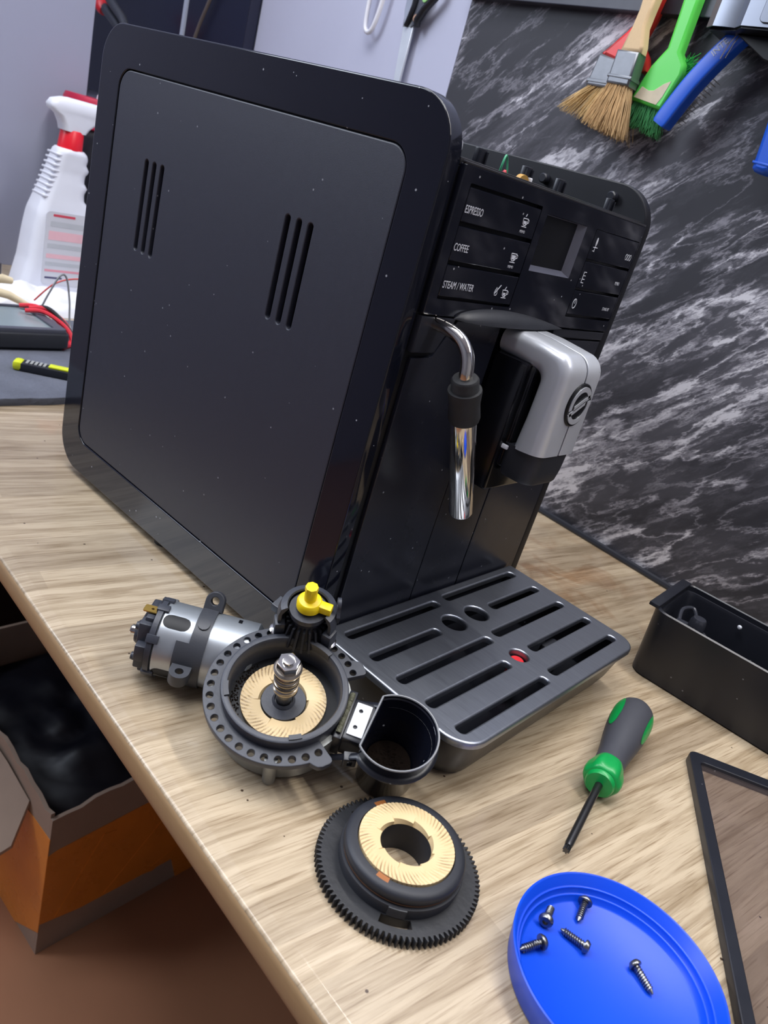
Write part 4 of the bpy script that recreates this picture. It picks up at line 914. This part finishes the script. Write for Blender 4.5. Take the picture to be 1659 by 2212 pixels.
# black can with red cap behind the bottle
t_ = thing('spray_can', 'black can with crimson cap hidden behind the white spray bottle', 'can', T(-.945, .330, 0))
bm = B(); lathe(bm, [(0, 0), (.040, 0), (.0415, .002), (.0415, .215), (.036, .228), (0, .228)], 40); obj('can_body', bm, mat('navy_black', (16, 17, 28), .35), t_)
bm = B(); lathe(bm, [(.0360, .226), (.0425, .228), (.0425, .262), (.040, .268), (0, .268)], 40); obj('cap', bm, mat('crimson_plastic', (186, 34, 68), .4, var=.2, scale=60), t_)
bm = B(); lathe(bm, [(0, .2682), (.020, .2682), (.019, .274), (0, .276)], 24, T(.006, .022, 0)); obj('cap_button', bm, M_WHITE, t_)
# cream clamp and crumpled cloth
t_ = thing('spring_clamp', 'cream plastic clamp at the left edge behind the multimeter', 'clamp', T(-.73, .10, 0))
bm = B(); tube(bm, [(0, -.040, .048), (0, 0, .0475), (-.002, .022, .0455), (-.004, .036, .0430)], [.0098, .0092, .0062, .0042], 12); obj('jaw', bm, mat('cream_plastic', (226, 212, 178), .45), t_)
bm = B(); tube(bm, [(0, -.040, .036), (.004, 0, .0335), (.006, .030, .0275), (.008, .055, .0160)], [.0065, .0062, .0052, .0036], 12); obj('jaw', bm, mat('cream_plastic', (226, 212, 178), .45), t_)
bm = B(); lathe(bm, [(0, 0), (.004, 0), (.004, .014), (0, .014)], 16, T(-.002, .018, .050)); obj('pivot', bm, M_SCREW, t_)
bm = B(); lathe(bm, [(0, 0), (.02, 0), (.018, .022), (.008, .040), (0, .040)], 20, T(0, -.030, 0)); obj('base', bm, M_WHITE, t_)
def crumple(cx, cy, sx, sy, h, seed):
    b_ = B(); n_ = 26; g = []
    for i in range(n_+1):
        r_ = []
        for j in range(n_+1):
            u, v = -1+2*i/n_, -1+2*j/n_; d = max(0, 1-(u*u+v*v))
            z = h*d**.5*(.55+.6*abs(noise.noise(Vector((u*2.2+seed, v*2.2, seed*1.7)))*1.6)+.25*noise.noise(Vector((u*6, v*6+seed, 1))))
            r_.append(b_.verts.new((cx+sx*u, cy+sy*v, max(.0002, z)+.0002)))
        g.append(r_)
    for i in range(n_):
        for j in range(n_): b_.faces.new((g[i][j], g[i+1][j], g[i+1][j+1], g[i][j+1]))
    return b_
tag(obj('paper_towel', crumple(-.775, .195, .045, .105, .030, 4.0), M_WHITE, sharp=80), 'crumpled white paper towel at the foot of the spray bottle', 'paper towel')
tag(obj('plastic_bag', crumple(-.735, .055, .04, .055, .026, 9.0), mat('milky_bag', (214, 216, 226), .3), sharp=80), 'milky plastic bag beneath the cream clamp', 'bag')

# ------------------------------------------------------------------ cardboard box under the bench
t_ = thing('cardboard_box', 'open cardboard box wrapped in orange tape under the bench', 'box', T(-.36, .064, FLOOR_Z))
M_CARD = mat('bare_cardboard', (156, 136, 120), .8, 0, .2, .1, 30, bump=.15, bscale=120)
M_TAPE = mat('orange_tape', (216, 130, 44), .28, 0, .5, .20, 16, bump=.35, bscale=55)
WX, WY, HB_ = .36, .33, .264
random.seed(5)
def wall_poly(L0, drop):
    p = [(0, 0), (L0, 0)]; k = 18
    for i in range(k+1): f = i/k; p.append((L0*(1-f), HB_+drop*(f**3)+random.uniform(-.006, .004)))
    return p
FR_R = frame((0, 0, 0), (0, 1, 0), (0, 0, 1), (1, 0, 0)); FR_F = frame((0, 0, 0), (-1, 0, 0), (0, 0, 1), (0, -1, 0))
bm = B(); plate(bm, wall_poly(WY, -.014), (), -.005, 0, FR_R); obj('box_side', bm, M_CARD, t_)
bm = B(); plate(bm, [(max(.0052, u), v) for u, v in wall_poly(WX, -.014)], (), -.005, 0, FR_F); obj('box_side', bm, M_CARD, t_)
bm = B(); plate(bm, [(0, 0), (WY, 0), (WY, HB_), (0, HB_)], (), -.005, 0, frame((-WX, 0, 0), (0, 1, 0), (0, 0, 1), (1, 0, 0))); obj('box_side', bm, M_CARD, t_)
bm = B(); plate(bm, [(0, 0), (WX, 0), (WX, HB_), (0, HB_)], (), -.005, 0, frame((0, WY, 0), (-1, 0, 0), (0, 0, 1), (0, -1, 0))); obj('box_side', bm, M_CARD, t_)
bm = B(); plate(bm, [(.0, .060), (.055, .050), (.20, .048), (.215, .0), (WY, .0), (WY, .215), (.012, .190), (.0, .186)], (), .0, .0008, FR_R); obj('tape_wrap', bm, M_TAPE, t_)['label'] = 'shiny orange packing tape'
bm = B(); plate(bm, [(-.0006, .045), (.06, .0), (WX, 0), (WX, .200), (-.0006, .215)], (), .0, .0008, FR_F); obj('tape_wrap', bm, M_TAPE, t_)['label'] = 'shiny orange packing tape'
bm = B()
for a, b_, c_, d_ in ((.02, .06, .075, .18), (.09, .055, .20, .19), (.15, .05, .30, .12)):
    plate(bm, [(a, b_), (c_, d_), (c_+.018, d_-.004), (a+.018, b_-.004)], (), .0008, .0014, FR_R)
obj('tape_fold', bm, M_TAPE, t_)
bm = B(); flp = [(-.02, 0), (-.02, -.02)]
fl = [(-.055, -.002, .232), (-.115, -.004, .246), (-.30, -.004, .250), (-.31, -.075, .205), (-.20, -.085, .188), (-.10, -.078, .172), (-.045, -.055, .168), (-.035, -.03, .190)]
va = [bm.verts.new(p) for p in fl]; vb_ = [bm.verts.new((p[0], p[1]+.002, p[2]-.005)) for p in fl]
bm.faces.new(va); bm.faces.new(vb_[::-1]); strip(bm, va, vb_); obj('flap', bm, M_CARD, t_)
bm = crumple(-WX/2, WY/2, WX/2*.97, WY/2*.97, .04, 2.0)
for v in bm.verts: v.co.z += .195
t2 = obj('rubbish_bag', bm, mat('black_bin_bag', (10, 11, 20), .45, 0, .3), None, sharp=80); t2.location = (-.36, .064, FLOOR_Z)
tag(t2, 'black rubbish bag filling the taped cardboard box', 'bag')

# ------------------------------------------------------------------ things hanging on the wall
bm = B(); plate(bm, [(-.4475, .4845), (.45, .4845), (.45, .530), (-.4475, .530)], (), .0003, .012, WALL(), bev=.0008)
tag(obj('tool_rail', bm, mat('rail_paint', (48, 49, 60), .4)), 'dark metal tool rail fixed across the top of the marble', 'rail')
def bristles(parent, P0, P1, Q0, Q1, w0, w1, nb, col, name, rr=.00045, thick=.006, offz=0.0, jit=.004):
    b_ = B()
    for i in range(nb):
        s = random.random(); q = random.uniform(-1, 1); s2 = s+random.uniform(-.05, .05)
        a = Vector((P0[0]+(P1[0]-P0[0])*s, P0[1]+(P1[1]-P0[1])*s, w0+q*thick*.5))
        e = Vector((Q0[0]+(Q1[0]-Q0[0])*s2+random.uniform(-jit, jit), Q0[1]+(Q1[1]-Q0[1])*s2+random.uniform(-jit, jit), w1+q*thick*1.1+random.uniform(-.001, .001)))
        m_ = (a+e)/2+Vector((random.uniform(-jit, jit)*.5, random.uniform(-jit, jit)*.5, 0))
        tube(b_, [a, m_, e], [rr, rr*.9, rr*.5], 4, M=parent_inv(parent) @ WALL(), caps=False)
    o_ = obj(name, b_, col, parent, sharp=80); o_['kind'] = 'stuff'; return o_
def parent_inv(p): return p.matrix_world.inverted()
def hang(name, label, cat, s, z, off, group=None):
    t = thing(name, label, cat, Matrix.Translation(WALL(off) @ Vector((s, z, 0))), group); bpy.context.view_layer.update(); return t
def wplate(t, name, poly, w0, w1, m, bev=.001, label=None, holes=()):
    b_ = B(); plate(b_, poly, holes, w0, w1, parent_inv(t) @ WALL(), bev=bev); o_ = obj(name, b_, m, t, sharp=50)
    if label: o_['label'] = label
    return o_
M_BRS = mat('natural_bristle', (222, 192, 140), .7, 0, .2, .3, 90); M_BRD = mat('tan_bristle', (206, 172, 126), .7, 0, .2, .3, 90); M_BRG = mat('green_bristle', (70, 140, 84), .6, 0, .2, .25, 90)
M_FER = mat('tin_ferrule', (132, 134, 138), .45, .8, .5, .25, 120); M_LWOOD = mat('bare_wood_handle', (222, 192, 150), .6, 0, .3, .12, 60, aniso=(60, 60, 8))
M_REDH = mat('red_lacquer', (222, 52, 50), .35); M_GRNH = mat('bright_green_plastic', (92, 214, 84), .35, 0, .5, .04); M_BLUH = mat('blue_handle_plastic', (26, 88, 204), .34, 0, .5, .06)
random.seed(21)
t_ = hang('paint_brush', 'flat paint brush with red handle hanging behind the wooden one', 'brush', -.2200, .445, .012, 'brushes on the rail')
wplate(t_, 'handle', [(-.2408, .4448), (-.2411, .4460), (-.2218, .4661), (-.2110, .480), (-.2050, .515), (-.1940, .515), (-.1990, .478), (-.2042, .4598), (-.1930, .448), (-.1872, .4359), (-.1930, .4345)], .008, .020, M_REDH, .003)
wplate(t_, 'ferrule', [(-.2418, .4455), (-.1925, .4365), (-.1955, .4170), (-.2462, .4170)], .0065, .0215, M_FER, .002)
wplate(t_, 'ferrule_band', [(-.2460, .4235), (-.1940, .4235), (-.1950, .4200), (-.2468, .4200)], .006, .0220, M_FER, .0008)
bristles(t_, (-.2445, .418), (-.1970, .418), (-.2680, .3955), (-.1860, .3760), .014, .017, 420, M_BRS, 'bristles', thick=.012)
t_ = hang('paint_brush', 'flat paint brush with bare wooden handle in front', 'brush', -.2000, .445, .027, 'brushes on the rail')
wplate(t_, 'handle', [(-.2113, .4460), (-.2073, .4659), (-.2060, .480), (-.2080, .515), (-.1900, .515), (-.1930, .478), (-.1936, .467), (-.1885, .452), (-.1880, .4460)], .026, .036, M_LWOOD, .003)
wplate(t_, 'ferrule', [(-.2122, .4468), (-.1890, .4462), (-.1872, .4180), (-.2125, .4185)], .0235, .0385, M_FER, .002)
wplate(t_, 'ferrule_band', [(-.2128, .4265), (-.1868, .4260), (-.1864, .4232), (-.2130, .4237)], .0230, .0390, M_FER, .0008)
bristles(t_, (-.2110, .419), (-.1885, .419), (-.2200, .3840), (-.1775, .3770), .031, .034, 380, M_BRD, 'bristles', thick=.012)
t_ = hang('dish_brush', 'bright green plastic brush with green bristles and peeling sticker', 'brush', -.1620, .44, .02, 'brushes on the rail')
wplate(t_, 'handle', [(-.1870, .4102), (-.1764, .4398), (-.1669, .4548), (-.1680, .4800), (-.1700, .515), (-.1530, .515), (-.1530, .4900), (-.1526, .4529), (-.1440, .4440), (-.1426, .4349), (-.1500, .4060), (-.1515, .4049)], .0128, .0225, M_GRNH, .003)
st = wplate(t_, 'sticker', [(-.1820, .4120), (-.1770, .4215), (-.1690, .4190), (-.1640, .4195), (-.1560, .4260), (-.1500, .4290), (-.1530, .4160), (-.1565, .4085)], .0224, .0229, mat('peeling_paper', (214, 200, 172), .7, 0, .2, .15, 120), .0001)
for i in range(6): wplate(st, 'print_line', [(-.1690+.0002*i, .4172-.0016*i), (-.1590, .4150-.0014*i), (-.1590, .4143-.0014*i), (-.1690, .4165-.0016*i)], .0228, .0231, mat('faded_ink', (120, 104, 92), .7), 0)
bristles(t_, (-.1840, .4105), (-.1530, .4085), (-.1850, .3930), (-.1500, .3850), .015, .013, 420, M_BRG, 'bristles', thick=.008)
b_ = B()
for i in range(150):
    a = Vector((-.1480+random.uniform(-.003, .003), .4400+random.uniform(-.010, .006), .016)); e = a+Vector((random.uniform(-.002, .012), random.uniform(-.002, .010), random.uniform(-.008, .002)))
    tube(b_, [a, e], [.0004, .0002], 4, M=parent_inv(t_) @ WALL(), caps=False)
o_ = obj('side_bristles', b_, mat('vivid_green_bristle', (50, 176, 72), .6), t_, sharp=80); o_['kind'] = 'stuff'
t_.location += SD*-.0055 + Vector((0, 0, .0012))
t_ = hang('wire_brush', 'blue plastic handled brush with raised lettering beside the green one', 'brush', -.13, .43, .02, 'brushes on the rail')
ctr = smooth_path([(-.1478, .3935, 0), (-.1420, .4080, 0), (-.1330, .4280, 0), (-.1225, .4460, 0), (-.1130, .4600, 0), (-.1040, .4720, 0)], 6)
b_ = B(); secs = []
for i, p in enumerate(ctr):
    t = (ctr[min(i+1, len(ctr)-1)]-ctr[max(i-1, 0)]).normalized(); s = Vector((t.y, -t.x, 0)); hw = .0078 if i else .0064
    if i in (1, 2): hw = .0076
    secs.append([parent_inv(t_) @ WALL() @ (p+s*u+Vector((0, 0, .032+v))) for u, v in rrect(-hw, hw, -.0075, .0075, .0025, 4)])
loft(b_, secs); obj('handle', b_, M_BLUH, t_, sharp=50)
tl = math.atan2(.014, .0105)
text('lettering', 'INTE', .0078, parent_inv(t_) @ WALL() @ T(-.1205, .4505, .0396) @ RZ(math.radians(54)) @ T(0, -.001, 0), M_PRINT, t_, depth=.0003, xs=.9)
b_ = B()
for i in range(110):
    k = random.randrange(4, len(ctr)-14); p = ctr[k]; t = (ctr[k+1]-ctr[k]).normalized(); s = Vector((t.y, -t.x, 0))
    a = p+s*.0045+Vector((0, 0, .0265)); tube(b_, [a, a+s*random.uniform(.002, .006)+Vector((0, 0, -random.uniform(.004, .014)))], .00022, 3, M=parent_inv(t_) @ WALL(), caps=False)
o_ = obj('bristles', b_, M_SCREW, t_, sharp=80); o_['kind'] = 'stuff'
b_ = B(); tube(b_, [parent_inv(t_) @ WALL() @ Vector(p) for p in ((-.1050, .4690, .041), (-.1085, .4600, .043), (-.1105, .4480, .044))], .0005, 5); tube(b_, [parent_inv(t_) @ WALL() @ Vector(p) for p in ((-.1020, .4690, .041), (-.1048, .4600, .043), (-.1065, .4490, .044))], .0005, 5); obj('hanging_wire', b_, M_CHROME, t_)
t_.location += SD*.0042 + Vector((0, 0, -.0008))
t_ = hang('scraper', 'blue tool handle cut off by the right edge of the picture', 'tool', -.04, .40, .02)
wplate(t_, 'handle', [(-.0469, .3745), (-.0440, .3722), (-.0360, .3715), (-.0300, .3740), (-.0270, .420), (-.0250, .50), (-.0420, .50), (-.0490, .4300), (-.0505, .4120)], .022, .036, M_BLUH, .004)
wplate(t_, 'end_band', [(-.0475, .3800), (-.0290, .3790), (-.0293, .3770), (-.0474, .3780)], .0215, .0365, M_BLUH, .0006)
t_ = hang('wall_bracket', 'grey folded metal holder with black underside at the upper right', 'bracket', -.09, .47, .0)
b_ = B(); secs = []
pts = [(-.1265, .049), (-.1180, .0555), (-.1080, .0560), (-.0985, .0550), (-.0900, .0630), (-.0700, .0635), (.02, .0640)]
back = [(a, b-.0016) for a, b in pts]
vt = [[b_.verts.new(parent_inv(t_) @ WALL() @ Vector((a, z, b))) for a, b in pts+back[::-1]] for z in (.4675, .530)]
strip(b_, vt[0], vt[1]); b_.faces.new(vt[0]); b_.faces.new(vt[1][::-1]); obj('folded_sheet', b_, mat('grey_sheet_metal', (118, 122, 132), .3, .75, .5, .08, 30), t_, sharp=30)
wplate(t_, 'tongue', rrect(-.0760, -.0560, .4700, .4950, .004, 4), .0640, .0655, mat('grey_sheet_metal', (118, 122, 132), .3, .75, .5), .0005)
b_ = B(); loft(b_, [[parent_inv(t_) @ WALL() @ Vector(p) for p in ((-.1255, z, .002 if i else .010), (-.1240, z, .047), (-.0980, z, .053), (-.0900, z, .061), (.02, z, .061), (.02, z, .002))] for i, z in enumerate((.4660, .515))]); obj('holder_box', b_, M_DEEP, t_, sharp=30)
wplate(t_, 'lower_wedge', [(-.1000, .4660), (-.0700, .4500), (.02, .4300), (.02, .4660)], .004, .045, M_DEEP, .001)
# scissors
t_ = hang('scissors', 'steel scissors with dark handles hanging before the grey board', 'scissors', -.53, .43, .008)
wplate(t_, 'blade', [(-.5405, .4480), (-.5221, .4487), (-.5205, .4600), (-.5400, .4620), (-.5405, .4480), ][:4]+[(-.5420, .4560)], .006, .009, M_FER, .0004)
wplate(t_, 'blade', [(-.5400, .4490), (-.5228, .4490), (-.5232, .3780), (-.5285, .3720), (-.5340, .3900)], .0062, .0088, mat('bright_blade', (206, 212, 220), .3, .4, .5, .08, 60), .0004)
b_ = B(); tube(b_, [parent_inv(t_) @ WALL() @ Vector(p) for p in ((-.5345, .4490, .010), (-.5300, .4580, .011), (-.5270, .4700, .011), (-.5260, .4950, .011))], [.0030, .0036, .0038, .0042], 10, flat=.8)
obj('handle', b_, M_BLK, t_)
b_ = B(); tube(b_, [parent_inv(t_) @ WALL() @ Vector(p) for p in ((-.5150, .4495, .010), (-.5160, .4560, .011), (-.5080, .4680, .011), (-.4950, .4800, .011), (-.4860, .4960, .011))], [.0042, .0052, .0050, .0046, .0046], 10, flat=.8); obj('handle', b_, M_BLK, t_)
wplate(t_, 'shank', [(-.5260, .4480), (-.5170, .4540), (-.5110, .4700), (-.5060, .4900), (-.5200, .4900), (-.5240, .4700)], .0066, .0100, mat('dark_shank', (92, 94, 102), .3, .7), .0005)
wplate(t_, 'shank', [(-.5385, .4490), (-.5330, .4560), (-.5310, .4900), (-.5450, .4900), (-.5440, .4650)], .0062, .0095, mat('pale_shank', (170, 176, 188), .3, .6), .0005)
wplate(t_, 'rivet', circle(-.5195, .4580, .0042, 18), .0098, .0122, mat('copper_rivet', (196, 158, 132), .35, .7), .0008)
wplate(t_, 'green_dot', circle(-.5120, .4790, .0045, 18), .0098, .0115, mat('pale_green_dot', (142, 196, 120), .5), .0005)
# milky loop and other hanging bits
t_ = hang('plastic_loop', 'milky plastic loop hanging left of the scissors', 'loop', -.60, .45, .008)
b_ = B(); tube(b_, [parent_inv(t_) @ WALL() @ v for v in smooth_path([(-.6090, .505, .010), (-.6110, .4700, .010), (-.6078, .4430, .010), (-.5995, .4370, .010), (-.5925, .4450, .010), (-.5870, .4700, .010), (-.5850, .505, .010)])], .0030, 10); obj('strap', b_, mat('milky_plastic', (214, 214, 222), .3), t_)
# dark cupboard fronts
t_ = hang('wall_cupboard', 'dark navy cupboard front on the back wall left of the grey board', 'cupboard', -1.14, .27, .0)
M_NAVY = mat('navy_lacquer', (26, 29, 50), .3, 0, .5, .1, 5)
wplate(t_, 'door', [(-1.0395, .2735), (-.8640, .2735), (-.8640, .95), (-1.0395, .95)], .0003, .018, M_NAVY, .001)
wplate(t_, 'door', [(-1.4250, .2735), (-1.0520, .2735), (-1.0520, .95), (-1.4250, .95)], .0003, .018, mat('navy_lacquer_2', (20, 24, 44), .25, 0, .5, .1, 5), .001)
wplate(t_, 'edge_strip', [(-1.0515, .2735), (-1.0400, .2735), (-1.0400, .95), (-1.0515, .95)], .0003, .020, mat('white_edging', (178, 186, 204), .4), .001)
t_ = hang('hanging_cord', 'brown cord hanging before the navy cupboard', 'cord', -.95, .45, .03)
b_ = B(); tube(b_, [parent_inv(t_) @ WALL() @ v for v in smooth_path([(-.930, .53, .026), (-.948, .475, .026), (-.966, .440, .026), (-.985, .405, .026), (-1.0, .36, .026), (-1.0, .30, .026)])], .0028, 8); obj('cord', b_, mat('brown_cord', (92, 84, 82), .5), t_)

t_ = hang('pliers', 'red-tipped dark tool hanging at the top left before the navy door', 'tool', -1.12, .40, .09)
b_ = B(); lathe(b_, [(0, -.013), (.008, -.012), (.0115, -.004), (.0115, .010), (.008, .05), (0, .055)], 20, parent_inv(t_) @ WALL() @ frame((-1.163, .402, .10), (.55, .83, 0), (0, 0, 1), (-.83, .55, 0))); obj('grip', b_, M_RED, t_)
for k in (0, 1):
    b_ = B(); tube(b_, [parent_inv(t_) @ WALL() @ Vector(p) for p in ((-1.160+.022*k, .402+.010*k, .10), (-1.110+.022*k, .382+.008*k, .10), (-1.050+.012*k, .355, .10))], [.0075, .0070, .0050], 12); obj('arm', b_, mat('dark_grey_arm', (70, 72, 80), .35, .3), t_)
